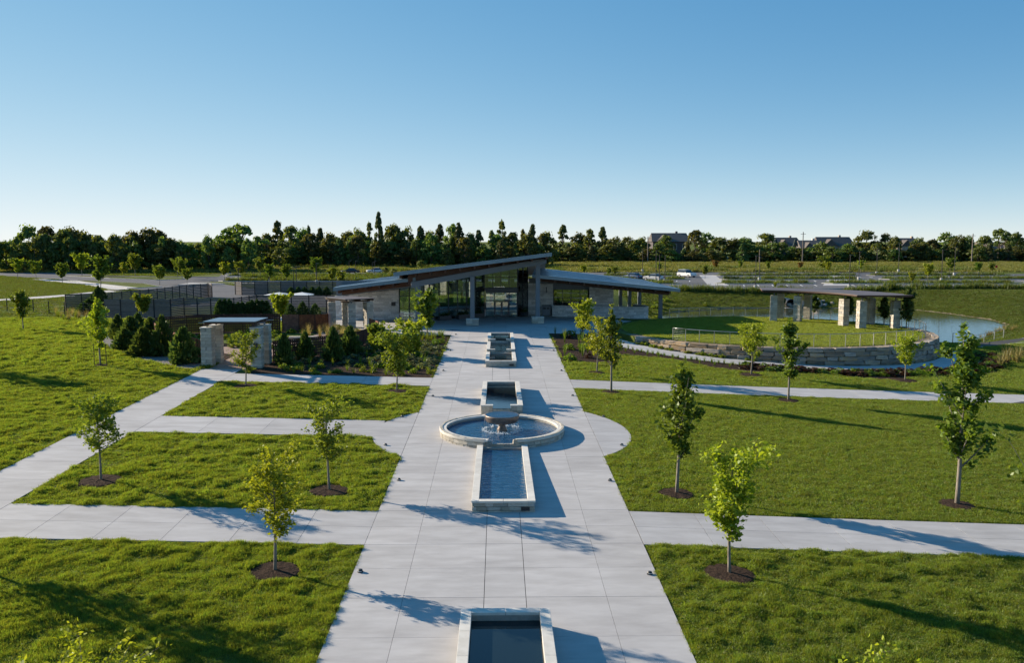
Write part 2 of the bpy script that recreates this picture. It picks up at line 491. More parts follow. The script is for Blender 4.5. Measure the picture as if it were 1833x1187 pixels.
class MB:
    def __init__(s):
        s.v = []; s.f = []; s.m = []

    def add(s, vs, fs, m=0):
        n = len(s.v)
        s.v += [tuple(v) for v in vs]
        for f in fs:
            s.f.append([i + n for i in f]); s.m.append(m)

    def box(s, x0, x1, y0, y1, z0, z1, m=0):
        v = [(x, y, z) for z in (z0, z1) for y in (y0, y1) for x in (x0, x1)]
        s.add(v, [(0, 2, 3, 1), (4, 5, 7, 6), (0, 1, 5, 4), (2, 6, 7, 3), (0, 4, 6, 2), (1, 3, 7, 5)], m)
        return s

    def obox(s, cx, cy, cz, sx, sy, sz, rz=0.0, m=0):
        c, n = math.cos(rz), math.sin(rz)
        v = []
        for z in (-.5, .5):
            for y in (-.5, .5):
                for x in (-.5, .5):
                    X, Y = x * sx, y * sy
                    v.append((cx + X * c - Y * n, cy + X * n + Y * c, cz + z * sz))
        s.add(v, [(0, 2, 3, 1), (4, 5, 7, 6), (0, 1, 5, 4), (2, 6, 7, 3), (0, 4, 6, 2), (1, 3, 7, 5)], m)
        return s

    def bar(s, p, q, w, h, m=0):
        """rectangular bar from p to q (top line), w wide, h deep below"""
        p, q = Vector(p), Vector(q)
        d = (q - p); sd = Vector((-d.y, d.x, 0)).normalized() * (w / 2)
        dn = Vector((0, 0, -h))
        v = [p - sd, p + sd, q - sd, q + sd, p - sd + dn, p + sd + dn, q - sd + dn, q + sd + dn]
        s.add(v, [(0, 2, 3, 1), (4, 5, 7, 6), (0, 4, 6, 2), (1, 3, 7, 5), (0, 1, 5, 4), (2, 6, 7, 3)], m)
        return s

    def prism(s, poly, z0, z1, m=0):
        n = len(poly)
        if sum(poly[i][0] * poly[(i + 1) % n][1] - poly[(i + 1) % n][0] * poly[i][1] for i in range(n)) < 0: poly = poly[::-1]
        f0 = z0 if callable(z0) else (lambda x, y: z0)
        f1 = z1 if callable(z1) else (lambda x, y: z1)
        v = [(x, y, f0(x, y)) for x, y in poly] + [(x, y, f1(x, y)) for x, y in poly]
        fs = [list(range(n))[::-1], list(range(n, 2 * n))]
        fs += [(i, (i + 1) % n, n + (i + 1) % n, n + i) for i in range(n)]
        s.add(v, fs, m)
        return s

    def slab3(s, top, th, m=0):
        """solid with the given top corner points and thickness th"""
        n = len(top)
        v = list(top) + [(x, y, z - th) for x, y, z in top]
        fs = [list(range(n)), list(range(n, 2 * n))[::-1]] + [(i, n + i, n + (i + 1) % n, (i + 1) % n) for i in range(n)]
        s.add(v, fs, m)
        return s

    def tube(s, pts, rad, n=7, m=0, cap=True):
        pts = [Vector(p) for p in pts]
        if not isinstance(rad, (list, tuple)): rad = [rad] * len(pts)
        rings = []
        for i, p in enumerate(pts):
            d = (pts[min(i + 1, len(pts) - 1)] - pts[max(i - 1, 0)]).normalized()
            a = d.orthogonal().normalized() if abs(d.z) < .95 else Vector((1, 0, 0))
            a = (a - d * a.dot(d)).normalized()
            b = d.cross(a)
            rings.append([p + (a * math.cos(t) + b * math.sin(t)) * rad[i] for t in [2 * PI * k / n for k in range(n)]])
        v = [q for r in rings for q in r]
        fs = []
        for i in range(len(pts) - 1):
            for k in range(n):
                fs.append((i * n + k, i * n + (k + 1) % n, (i + 1) * n + (k + 1) % n, (i + 1) * n + k))
        if cap:
            fs.append(list(range(n))[::-1]); fs.append([(len(pts) - 1) * n + k for k in range(n)])
        s.add(v, fs, m)
        return s

    def lathe(s, prof, n=32, c=(0, 0, 0), m=0):
        v = []; fs = []
        for r, z in prof:
            for k in range(n):
                t = 2 * PI * k / n
                v.append((c[0] + r * math.cos(t), c[1] + r * math.sin(t), c[2] + z))
        for i in range(len(prof) - 1):
            for k in range(n):
                fs.append((i * n + k, i * n + (k + 1) % n, (i + 1) * n + (k + 1) % n, (i + 1) * n + k))
        if prof[0][0] > 1e-4: fs.append(list(range(n))[::-1])
        if prof[-1][0] > 1e-4: fs.append([(len(prof) - 1) * n + k for k in range(n)])
        s.add(v, fs, m)
        return s

    def build(s, name, mats, parent=None, origin=None, smooth_=False):
        """one mesh object; the vertices are world points"""
        if origin is None:
            origin = OFF[parent] if parent is not None else Vector((0, 0, 0))
        o = Vector(origin)
        me = mesh_np(name, [(x - o.x, y - o.y, z - o.z) for x, y, z in s.v], s.f, mats, smooth_, s.m if isinstance(mats, (list, tuple)) else None)
        return put(name, me, parent, o)


def copy_tree(o, loc=None, rz=None, scale=None):
    c = o.copy(); link(c)
    for ch in o.children:
        d = ch.copy(); link(d); d.parent = c
        for g in ch.children:
            e = g.copy(); link(e); e.parent = d
    if loc is not None: c.location = loc
    if rz is not None: c.rotation_euler = (0, 0, rz)
    if scale is not None: c.scale = (scale,) * 3 if isinstance(scale, (int, float)) else scale
    return c


def rough_block(name, m, j=.03, seed=0, cut=.05):
    """a unit block with worn edges; scaled in use"""
    r = random.Random(seed)
    bm = bmesh.new()
    bmesh.ops.create_cube(bm, size=1)
    bmesh.ops.bevel(bm, geom=bm.edges[:], offset=cut, segments=1, affect='EDGES')
    for v in bm.verts:
        v.co += Vector((r.uniform(-j, j), r.uniform(-j, j), r.uniform(-j, j)))
    me = bpy.data.meshes.new(name)
    bm.to_mesh(me); bm.free()
    me.materials.append(MATS[m])
    return me


STONES = [rough_block('stone', 'stone', .03, k, .06) for k in range(6)]
COPINGS = [rough_block('coping', 'limestone', .006, k, .03) for k in range(3)]
BLOCKS = [rough_block('boulder', 'boulder', .07, k, .09) for k in range(7)]
SAWN = [rough_block('block', 'stone', .015, k + 40, .035) for k in range(5)]

# ------------------------------------------------------------------ polygons
def clip(poly, half):
    """clip polygon by a*x+b*y<=c"""
    a, b, c = half
    out = []
    n = len(poly)
    for i in range(n):
        p, q = poly[i], poly[(i + 1) % n]
        dp, dq = a * p[0] + b * p[1] - c, a * q[0] + b * q[1] - c
        if dp <= 0: out.append(p)
        if dp * dq < 0:
            t = dp / (dp - dq)
            out.append((p[0] + t * (q[0] - p[0]), p[1] + t * (q[1] - p[1])))
    return out


def clip_convex(poly, conv):
    n = len(conv)
    for i in range(n):
        (x0, y0), (x1, y1) = conv[i], conv[(i + 1) % n]
        poly = clip(poly, (y1 - y0, -(x1 - x0), (y1 - y0) * x0 - (x1 - x0) * y0))
        if len(poly) < 3: return []
    return poly


def area(p):
    return .5 * abs(sum(p[i][0] * p[(i + 1) % len(p)][1] - p[(i + 1) % len(p)][0] * p[i][1] for i in range(len(p))))


def inset(poly, d):
    n = len(poly)
    sgn = 1 if sum(poly[i][0] * poly[(i + 1) % n][1] - poly[(i + 1) % n][0] * poly[i][1] for i in range(n)) > 0 else -1
    p = poly
    for i in range(n):
        (x0, y0), (x1, y1) = poly[i], poly[(i + 1) % n]
        l = math.hypot(x1 - x0, y1 - y0)
        if l < 1e-6: continue
        nx, ny = (y1 - y0) / l * sgn, -(x1 - x0) / l * sgn
        p = clip(p, (nx, ny, nx * x0 + ny * y0 - d))
        if len(p) < 3: return []
    return p


def densify(poly, step=2.5):
    out = []
    for i in range(len(poly)):
        (x0, y0), (x1, y1) = poly[i], poly[(i + 1) % len(poly)]
        k = max(1, int(math.hypot(x1 - x0, y1 - y0) / step))
        out += [(x0 + (x1 - x0) * j / k, y0 + (y1 - y0) * j / k) for j in range(k)]
    return out


def sheet(name, poly, lift, m, parent=None, th=.05, step=2.5, zf=gz):
    """a solid sheet following the ground"""
    b = MB()
    b.prism(densify(poly, step), lambda x, y: zf(x, y) + lift - th, lambda x, y: zf(x, y) + lift)
    return b.build(name, m, parent)


def slabs(parent, cells, conv=None, lift=.04, gap=.010, m='concrete', name='slab'):
    for c in cells:
        p = clip_convex(c, conv) if conv else c
        if len(p) < 3 or area(p) < .05: continue
        p = inset(p, gap)
        if len(p) < 3: continue
        sheet(name, p, lift, m, parent, .05, 3.0)


def grid(xs, ys):
    return [[(xs[i], ys[j]), (xs[i + 1], ys[j]), (xs[i + 1], ys[j + 1]), (xs[i], ys[j + 1])]
            for i in range(len(xs) - 1) for j in range(len(ys) - 1)]


# ------------------------------------------------------------------ the ground
gx = sorted(set([round(v, 3) for v in list(np.arange(-44, 70.1, 2)) + [-4.6, 4.6] + [-50, -60, -75, -95, -120, -160, -220, -320, -500, -800, -1500, -3500]
                 + [75, 80, 85, 90, 96, 104, 112, 120, 135, 155, 190, 250, 350, 520, 800, 1500, 3500]]))
gy = [-2500, -900, -400, -200, -100, -50, -25, -12, -4] + list(np.arange(0, 140, 2)) + list(np.arange(140, 200, 4)) + [205, 215, 230, 250, 280, 320, 370, 430, 500, 600, 750, 1000, 1400, 2000, 2800, 4000, 6500]
GX, GY = np.meshgrid(np.array(gx), np.array(gy, float))
GZ = gza(GX, GY)
GZ = np.where(np.hypot(GX - TC[0], GY - TC[1]) < 13.2, np.minimum(GZ, TZ - .3), GZ)
nx, ny = len(gx), len(gy)
idx = np.arange(nx * ny).reshape(ny, nx)
fq = np.stack([idx[:-1, :-1], idx[:-1, 1:], idx[1:, 1:], idx[1:, :-1]], -1).reshape(-1, 4)
cyy = (GY[:-1, :-1] + GY[1:, 1:]) / 2
mi = (cyy > 232).astype(int).ravel()
g = put('ground', mesh_np('ground', np.stack([GX, GY, GZ], -1).reshape(-1, 3), fq, ['ground', 'meadow'], True, mi))
tag(g, 'grassy ground of the park running back to the far fields', 'ground', kind='structure')

# ------------------------------------------------------------------ walks
HW = 4.46                                      # half width of the central walk
PC, PR = (0.0, 41.1), 6.27                     # round widening at the fountain
XL, XR = -20.0, -17.45                         # left walk
rows = [8 + 2.25 * k for k in range(6)] + [22.6, 24.85, 27.1 - .6, 29.7]
rows = [9.1, 11.35, 13.6, 15.85, 18.1, 20.35, 22.6, 24.6, 26.5, 28.1, 29.7, 32, 34.3, 36.6, 38.9, 41.1, 43.4, 45.6, 47.8, 50, 52.1, 53.7, 55.3, 57.6, 59.9, 62.2, 64.5, 66.8,
        69.1, 71.4, 73.7, 76, 78.4]
cols_ = [-HW, -2.8, -.58, .58, 2.8, HW]


def walk(name, poly, label):
    o = sheet(name, poly, .014, 'joint', None, .06, 2.0)
    return tag(o, label, 'path', kind='structure')


main = walk('central_path', [(-HW, 8), (HW, 8), (HW, 78.4), (-HW, 78.4)], 'wide pale concrete walk leading to the glass building')
for c in grid(cols_, rows):
    y0 = c[0][1]; y1 = c[2][1]
    strong = any(abs(y0 - r) < .05 for r in (22.6, 26.5, 29.7, 36.6, 45.6, 52.1, 55.3, 64.5, 73.7))
    if strong: c = [(c[0][0], y0 + .009), (c[1][0], y0 + .009), c[2], c[3]]
    xm = (c[0][0] + c[1][0]) / 2
    if abs(xm) < 1: c = [(c[0][0] + .008, c[0][1]), (c[1][0] - .008, c[1][1]), (c[2][0] - .008, c[2][1]), (c[3][0] + .008, c[3][1])]
    slabs(main, [c], gap=.0045)
ring_l = [(PC[0] + PR * math.cos(a), PC[1] + PR * math.sin(a)) for a in [R(135.4 + k * 89.2 / 24) for k in range(25)]]
ring_r = [(PC[0] - (x - PC[0]), y) for x, y in ring_l][::-1]
for nm, seg, sx in (('left', ring_l, -1), ('right', ring_r, 1)):
    w = walk('fountain_plaza', [(sx * HW, seg[0][1])] + seg if False else seg, 'curved concrete bulge of the walk on the %s side of the round fountain' % nm)
    xs = sorted([sx * v for v in (HW + .01, 6.9)])
    slabs(w, grid(xs, [36.4, 38.8, 41.1, 43.4, 45.9]), seg, gap=.0045)


def straight_walk(name, x0, x1, y0, y1, xs, ys, label, ccut=None):
    poly = [(x0, y0), (x1, y0), (x1, y1), (x0, y1)]
    w = walk(name, poly, label)
    slabs(w, grid(xs, ys), None, gap=.007)
    return w


lx = [XR - 0.001 + k * (-HW - XR) / 6 for k in range(7)]
straight_walk('cross_path', XR, -HW - .012, 26.5, 29.75, lx, [26.5, 28.1, 29.75], 'pale concrete cross walk left of the central walk, foreground lawn')
straight_walk('cross_path', -60, XL, 26.5, 29.75, [-60 + 2.5 * k for k in range(17)], [26.5, 29.75], 'concrete walk stub running off beyond the long left walk')
straight_walk('cross_path', HW + .012, 62, 26.4, 29.55, [HW + .012 + 2.3 * k for k in range(26)], [26.4, 28, 29.55], 'pale concrete cross walk right of the central walk, beside the wide lawn')
straight_walk('cross_path', XR, -5.95, 40.1, 43.4, [XR, -14.5, -11.6, -8.7, -6.0], [40.1, 43.4], 'concrete cross walk from the fountain circle to the long left walk')
straight_walk('cross_path', XR, -HW - .012, 52.9, 55.6, lx, [52.9, 55.6], 'concrete cross walk between lawn and planting bed by the stone gate')
straight_walk('cross_path', HW + .012, 62, 52.0, 54.9, [HW + .012 + 2.6 * k for k in range(23)], [52.0, 54.9], 'narrow pale concrete cross walk right of the rear basin')
straight_walk('side_path', XL, XR - .012, 8, 57.0, [XL, XR - .012], [8 + 2.45 * k for k in range(21)], 'long concrete walk leading to the left stone gate')
gate_walk = walk('gate_path', [(-19.6, 57.02), (-17.0, 57.02), (-16.9, 63), (-19.5, 63)], 'reddish paved path passing through the stone gate')
slabs(gate_walk, [[(-19.6 + i * .65, 57.02 + j * .6), (-18.95 + i * .65, 57.02 + j * .6), (-18.95 + i * .65, 57.62 + j * .6), (-19.6 + i * .65, 57.62 + j * .6)]
                  for i in range(4) for j in range(10)], None, m='paver', name='paver', gap=.0045)
garden_walk = sheet('garden_path', [(-19.5, 63), (-16.9, 63), (-15.5, 66), (-14.5, 72), (-14.2, 80), (-16, 80), (-17, 72), (-20, 68), (-23, 66.5), (-22.5, 65)], .03, 'paver')
tag(garden_walk, 'reddish path curving through the walled garden', 'path', kind='structure')

# plaza in front of the building
plaza = walk('entry_plaza', [(-HW, 78.4), (HW, 78.4), (9.6, 78.4), (10.3, 83), (11.5, 86.5), (13.5, 89.2), (16.5, 91.2), (19, 92), (19, 100), (-24, 100), (-24, 90), (-17, 85),
                            (-12.5, 80), (-10.3, 76.5), (-HW, 77.2)], 'broad concrete forecourt in front of the glass building')
conv_p = [(-10.3, 76.5), (-HW, 77.2)]
pz = [(-HW - .005, 78.4), (9.6, 78.4), (10.3, 83), (11.5, 86.5), (13.5, 89.2), (16.5, 91.2), (19, 92), (19, 100), (-HW - .005, 100)]
slabs(plaza, grid([-HW, -2.8, -.58, .58, 2.8, HW, 7.0], [78.4, 80.7, 83, 85.3, 87.6, 89.9, 92.2, 94.5]), None, gap=.0045)
slabs(plaza, grid([7.0, 10.3], [83, 85.3, 87.6, 89.9, 92.2, 94.5]), None, gap=.0045)
slabs(plaza, [[(7, 78.4), (9.6, 78.4), (9.95, 80.7), (7, 80.7)], [(7, 80.7), (9.95, 80.7), (10.3, 83), (7, 83)], [(10.3, 83), (11.5, 86.5), (10.3, 86.5)],
              [(10.3, 86.5), (11.5, 86.5), (13.5, 89.2), (10.3, 89.2)], [(10.3, 89.2), (13.5, 89.2), (16.5, 91.2), (16.5, 94.5), (10.3, 94.5)],
              [(16.5, 91.2), (19, 92), (19, 94.5), (16.5, 94.5)]], None, gap=.0045)
lp = [(-24, 90), (-17, 85), (-12.5, 80), (-10.3, 76.5), (-HW, 77.2), (-HW, 95), (-24, 95)]
for c in grid([-24, -20, -16.5, -13, -10.3, -7.4, -HW], [76.5, 80, 83, 86, 89, 92, 95]):
    p = c
    for half in ((-(85 - 90.), (-17 + 24.), 0),):
        pass
    # keep the part on the plaza side of the left edge
    for (x0, y0), (x1, y1) in zip(lp[:3], lp[1:4]):
        a, b_ = (y1 - y0), -(x1 - x0)
        if max(x0, x1) < min(q[0] for q in c) or min(x0, x1) > max(q[0] for q in c): continue
        p = clip(p, (a, b_, a * x0 + b_ * y0))
        if len(p) < 3: break
    if len(p) >= 3:
        p = clip(p, (0.12, -1, .12 * -10.3 - 76.5)) if p[0][0] > -10.4 else p
    if len(p) >= 3 and area(p) > .1: slabs(plaza, [p], gap=.0045)

# walk around the terrace
def arc(r, a0, a1, n, c=TC):
    return [(c[0] + r * math.cos(R(a0 + (a1 - a0) * k / n)), c[1] + r * math.sin(R(a0 + (a1 - a0) * k / n))) for k in range(n + 1)]


def rr(a):                                      # inner and outer edge of the curved walk
    t = smooth(np.array((a - 285) / 35.0))
    return 14.95 - .0 * t, 17.3 + .9 * float(t) * (1 - float(smooth(np.array((a - 318) / 16.0))))


ti = [(TC[0] + rr(a)[0] * math.cos(R(a)), TC[1] + rr(a)[0] * math.sin(R(a))) for a in range(184, 345, 4)]
to = [(TC[0] + rr(a)[1] * math.cos(R(a)), TC[1] + rr(a)[1] * math.sin(R(a))) for a in range(184, 345, 4)]
tw = walk('terrace_path', ti + to[::-1], 'curved pale concrete walk around the round stone terrace')
for k in range(0, len(ti) - 1, 2):
    e = min(k + 2, len(ti) - 1)
    sheet('slab', inset(ti[k:e + 1] + to[k:e + 1][::-1], .0) if False else [ti[k], ti[k + 1], ti[e], to[e], to[k + 1], to[k]], .04, 'concrete', tw, .05, 3)
# walk in the distance on the right
rw = walk('pond_path', [(43.5, 77.5), (52, 83), (70, 92), (95, 103), (95, 106.5), (69, 95), (51.5, 86), (43.5, 80.2)], 'pale concrete walk leaving the terrace towards the right beside the pond')
for (p0, p1, p2, p3) in (((43.5, 77.5), (52, 83), (51.5, 86), (43.5, 80.2)), ((52, 83), (70, 92), (69, 95), (51.5, 86)), ((70, 92), (95, 103), (95, 106.5), (69, 95))):
    for k in range(3):
        q = lambda a, b, t: (a[0] + (b[0] - a[0]) * t, a[1] + (b[1] - a[1]) * t)
        slabs(rw, [[q(p0, p1, k / 3), q(p0, p1, (k + 1) / 3), q(p3, p2, (k + 1) / 3), q(p3, p2, k / 3)]], gap=.01)
# far left walks
fw = walk('upper_path', [(-110, 122), (-72, 119), (-66.5, 127), (-63.5, 143), (-63.5, 148), (-67, 148), (-68.5, 135), (-72.5, 124.5), (-110, 127)], 'pale concrete path curving up to the drive on the left')
slabs(fw, [[(-110, 122), (-91, 120.5), (-91, 125.7), (-110, 127)], [(-91, 120.5), (-72, 119), (-72.5, 124.5), (-91, 125.7)], [(-72, 119), (-66.5, 127), (-68.5, 135), (-72.5, 124.5)],
           [(-66.5, 127), (-63.5, 143), (-67, 148), (-68.5, 135)]], None, gap=.01)
fw = walk('drive_path', [(-67, 149), (-64, 150), (-79, 171), (-101, 192), (-104, 190.5), (-82, 169)], 'thin concrete walk running beside the left drive')
slabs(fw, [[(-67, 149), (-64, 150), (-79, 171), (-82, 169)], [(-82, 169), (-79, 171), (-101, 192), (-104, 190.5)]], None, gap=.01)

# ------------------------------------------------------------------ planting beds and mulch rings
def bed(name, poly, m, label, lift=.03):
    return tag(sheet(name, poly, lift, m, None, .08, 1.5), label, 'planting bed', kind='structure')


LEFT_BED = [(-16.6, 55.75), (-4.55, 55.65), (-4.55, 77.0), (-10.2, 76.3), (-10.9, 73), (-11.6, 68), (-14, 63.4), (-16.6, 60.2)]
bed('planting_bed', LEFT_BED, 'mulch', 'dark planting bed of perennials between the gate screen and the central walk')
GATE_BED = [(-20.1, 57.2), (-21.2, 57.0), (-24.5, 59.5), (-29, 64), (-33, 70), (-34, 76), (-31, 78), (-29, 72), (-26.3, 66.3), (-23.4, 62.4), (-20.8, 59.5)]
bed('gravel_bed', GATE_BED, 'gravel', 'grey gravel bed of evergreens along the rusty screen left of the gate')
GARDEN = [(-20.8, 59.8), (-23.4, 62.6), (-26.3, 66.5), (-28.4, 70), (-29.5, 74.5), (-26.5, 77.2), (-23, 78.2), (-17, 79), (-16.2, 80.5), (-13, 81), (-11, 74), (-11.5, 68), (-13.8, 63.6), (-16.4, 60.6)]
bed('garden_bed', GARDEN, 'mulch', 'planted soil inside the walled garden behind the gate', .012)
RIGHT_BED = [(4.56, 62.0), (8.6, 62.0), (9.2, 66), (8.8, 72), (8.7, 78.2), (4.56, 78.2)]
bed('planting_bed', RIGHT_BED, 'mulch', 'brown mulched bed right of the stepped basins by the forecourt')
rb_o = [(TC[0] + (19.6 + .9 * math.sin(a * .21)) * math.cos(R(a)), TC[1] + (19.6 + .9 * math.sin(a * .21)) * math.sin(R(a))) for a in range(200, 345, 5)]
rb_i = [(TC[0] + (rr(a)[1] + .06) * math.cos(R(a)), TC[1] + (rr(a)[1] + .06) * math.sin(R(a))) for a in range(200, 345, 5)]
TERR_BED = rb_i + rb_o[::-1]
bed('terrace_bed', TERR_BED, 'mulch', 'mulched bed of grasses and red shrubs along the curved terrace walk')
FRONT_FENCE_BED = [(-44, 92.5), (-36, 91), (-30, 92), (-18.5, 92), (-18.5, 96), (-44, 96)]
bed('fence_bed', FRONT_FENCE_BED, 'gravel', 'gravel strip along the foot of the dark slatted fence')

# ------------------------------------------------------------------ grass, as instanced tufts
# round mulch rings of the trees (x, y, r) stay free of grass
TREE_SPOTS = [(*gp(px_, py_)[:2], r_) for px_, py_, r_ in ((181, 862, .82), (492, 1025, .76), (590, 880, .76), (440, 692, .72), (710, 702, .72), (1211, 885, .70), (1306, 1030, .78), (1713, 905, .66), (1411, 718, .68),
              (1094, 703, .58), (1068, 668, .58), (1344, 672, .88), (1620, 682, .88), (180, 655, .48), (42, 592, .48))]


def in_poly(x, y, poly):
    return poly_sdf(x, y, poly) < 0


def grass_ok(x, y):
    ok = np.ones(x.shape, bool)
    e = .035
    for x0, x1, y0, y1 in ((-HW, HW, 0, 99), (XL, XR, 0, 57.2), (-60, 62, 26.45, 29.65), (XR, -5, 40.1, 43.4), (XR, -HW, 52.9, 56), (HW, 62, 52.0, 54.9), (-25, 20, 92, 150), (-19.6, -16.9, 56, 63)):
        ok &= ~((x > x0 - e) & (x < x1 + e) & (y > y0 - e) & (y < y1 + e))
    ok &= np.hypot(x - PC[0], y - PC[1]) > PR + e
    for p in (LEFT_BED, GATE_BED, GARDEN, RIGHT_BED, TERR_BED, FRONT_FENCE_BED):
        ok &= ~in_poly(x, y, p)
    ok &= ~in_poly(x, y, [(-24, 90), (-17, 85), (-12.5, 80), (-10.3, 76.5), (-HW, 76.5), (0, 76), (9.6, 78.2), (10.3, 83), (11.5, 86.5), (13.5, 89.2), (16.5, 91.2), (19, 92), (19, 100), (-24, 100)])
    ok &= ~in_poly(x, y, ti + to[::-1])
    ok &= np.hypot(x - TC[0], y - TC[1]) > 15
    ok &= ~in_poly(x, y, [(43.5, 77.5), (52, 83), (70, 92), (95, 103), (95, 106.5), (69, 95), (51.5, 86), (43.5, 80.2)])
    for cx, cy, cr in TREE_SPOTS:
        ok &= np.hypot(x - cx, y - cy) > cr
    return ok


def vnoise(x, y, s, seed):
    """cheap value noise"""
    x = x / s + seed * 17.3; y = y / s + seed * 9.1
    xi, yi = np.floor(x).astype(int), np.floor(y).astype(int)
    u, v = x - xi, y - yi
    u = u * u * (3 - 2 * u); v = v * v * (3 - 2 * v)

    def h(a, b):
        n = (a * 374761393 + b * 668265263 + seed * 1442695) & 0x7fffffff
        n = (n ^ (n >> 13)) * 1274126177 & 0x7fffffff
        return ((n ^ (n >> 16)) & 0xffff) / 65535.0
    return (h(xi, yi) * (1 - u) + h(xi + 1, yi) * u) * (1 - v) + (h(xi, yi + 1) * (1 - u) + h(xi + 1, yi + 1) * u) * v


def tuft(seed, nb, rad, h, w, lean=.5, m='blade'):
    r = np.random.default_rng(seed)
    V = []; Fc = []
    for i in range(nb):
        a = r.uniform(0, 2 * PI); d = rad * math.sqrt(r.uniform(0, 1))
        x, y = d * math.cos(a), d * math.sin(a)
        b = r.uniform(0, 2 * PI); t = r.uniform(0, 2 * PI)
        hh = h * r.uniform(.55, 1.15); le = hh * lean * r.uniform(.2, 1.2)
        dx, dy = math.cos(b) * w, math.sin(b) * w
        lx_, ly_ = math.cos(t) * le, math.sin(t) * le
        n = len(V)
        V += [(x - dx, y - dy, -.01), (x + dx, y + dy, -.01), (x + lx_ * .4 + dx * .8, y + ly_ * .4 + dy * .8, hh * .6), (x + lx_ * .4 - dx * .8, y + ly_ * .4 - dy * .8, hh * .6), (x + lx_, y + ly_, hh)]
        Fc += [(n, n + 1, n + 2), (n, n + 2, n + 3), (n + 3, n + 2, n + 4)]
    me = mesh_np('tuft', V, np.array(Fc), m)
    return bpy.data.objects.new('tuft', me)


def scatter_group(name, objs):
    """node group: put one of objs on every vertex, turned and sized by its attributes"""
    c = bpy.data.collections.new(name)
    for o in objs: c.objects.link(o)
    ng = bpy.data.node_groups.new(name, 'GeometryNodeTree')
    ng.interface.new_socket('Geometry', in_out='INPUT', socket_type='NodeSocketGeometry')
    ng.interface.new_socket('Geometry', in_out='OUTPUT', socket_type='NodeSocketGeometry')
    N, L = ng.nodes, ng.links
    gi, go = N.new('NodeGroupInput'), N.new('NodeGroupOutput')
    ci = N.new('GeometryNodeCollectionInfo'); ci.inputs[0].default_value = c
    ci.inputs['Separate Children'].default_value = True; ci.inputs['Reset Children'].default_value = True
    ip = N.new('GeometryNodeInstanceOnPoints'); ip.inputs['Pick Instance'].default_value = True

    def attr(nm, ty):
        a = N.new('GeometryNodeInputNamedAttribute'); a.data_type = ty; a.inputs[0].default_value = nm
        return a.outputs[0]
    L.new(gi.outputs[0], ip.inputs['Points']); L.new(ci.outputs[0], ip.inputs['Instance'])
    L.new(attr('pick', 'INT'), ip.inputs['Instance Index'])
    L.new(attr('rot', 'FLOAT_VECTOR'), ip.inputs['Rotation'])
    L.new(attr('size', 'FLOAT_VECTOR'), ip.inputs['Scale'])
    L.new(ip.outputs[0], go.inputs[0])
    return ng


def scatter(name, P, rot, size, pick, ng, label, cat):
    me = bpy.data.meshes.new(name)
    me.vertices.add(len(P)); me.vertices.foreach_set('co', np.asarray(P, np.float32).ravel())
    for nm, ty, arr, key in (('rot', 'FLOAT_VECTOR', rot, 'vector'), ('size', 'FLOAT_VECTOR', size, 'vector'), ('pick', 'INT', pick, 'value')):
        a = me.attributes.new(nm, ty, 'POINT')
        a.data.foreach_set(key, np.asarray(arr, np.float32 if ty != 'INT' else np.int32).ravel())
    me.update()
    o = put(name, me)
    md = o.modifiers.new('scatter', 'NODES'); md.node_group = ng
    return tag(o, label, cat, kind='stuff')


def frustum_points(n, y0, y1, pad=1.08, xmin=-1e9, xmax=1e9):
    y = np.sqrt(rng.uniform(y0 * y0, y1 * y1, n))
    half = y * (916.5 / F_PX) * pad + 9.0
    x = rng.uniform(-1, 1, n) * half + y * math.tan(YAW)
    k = (x > xmin) & (x < xmax)
    return x[k], y[k]


NG_LAWN = scatter_group('lawn_tufts', [tuft(k, 26, .10, .068, .0045, .7) for k in range(5)])
NG_TERR = scatter_group('terrace_tufts', [tuft(k + 60, 26, .10, .068, .0045, .7, 'blade_backlit') for k in range(4)])
NG_COARSE = scatter_group('meadow_tufts', [tuft(k + 20, 22, .28, .34, .016, .55, 'blade_meadow') for k in range(4)])
NG_BANK = scatter_group('bank_tufts', [tuft(k + 40, 24, .30, .20, .014, .8, 'blade_bank') for k in range(4)])


def lawn(name, n, y0, y1, sc, label, region=None, base=None, ng=NG_LAWN, bumps=1.0, pad=1.08):
    x, y = frustum_points(n, y0, y1, pad)
    k = grass_ok(x, y) if region is None else region(x, y)
    x, y = x[k], y[k]
    lump = vnoise(x, y, .55, 3) * .6 + vnoise(x, y, .23, 5) * .4
    patch = vnoise(x, y, 3.2, 8)
    rough_side = np.where(x < -4, 1.0, np.where(y < 27, 1.05, .35)) if base is None else np.full(x.shape, .35)
    hh = sc * (.75 + bumps * rough_side * np.clip(lump - .38, -.25, .6) * 2.4 + .25 * patch)
    hh = np.maximum(hh, .35 * sc)
    z = gza(x, y) if base is None else np.full(x.shape, base)
    z = z + np.clip(lump - .45, 0, 1) * .10 * sc * rough_side
    n2 = len(x)
    rot = np.stack([rng.normal(0, .12, n2), rng.normal(0, .12, n2), rng.uniform(0, 2 * PI, n2)], -1)
    wd = sc * rng.uniform(.85, 1.25, n2)
    return scatter(name, np.stack([x, y, z], -1), rot, np.stack([wd, wd, hh], -1), rng.integers(0, 5 if ng is NG_LAWN else 4, n2), ng, label, 'grass')


lawn('lawn_grass', 240000, 11, 30.5, 1.05, 'short green lawn grass on the plots nearest the foreground cross walks')
lawn('lawn_grass', 215000, 30.5, 56, 1.25, 'mown green lawn grass beside the fountain and the middle walks')
lawn('lawn_grass', 215000, 56, 93, 1.7, 'green lawn grass on the far plots towards the garden and terrace')
lawn('terrace_grass', 210000, 64, 95, 1.55, 'smooth lawn, tinted bright as if backlit, on top of the round stone terrace', region=lambda x, y: np.hypot(x - TC[0], y - TC[1]) < 13.4, base=TZ, ng=NG_TERR)

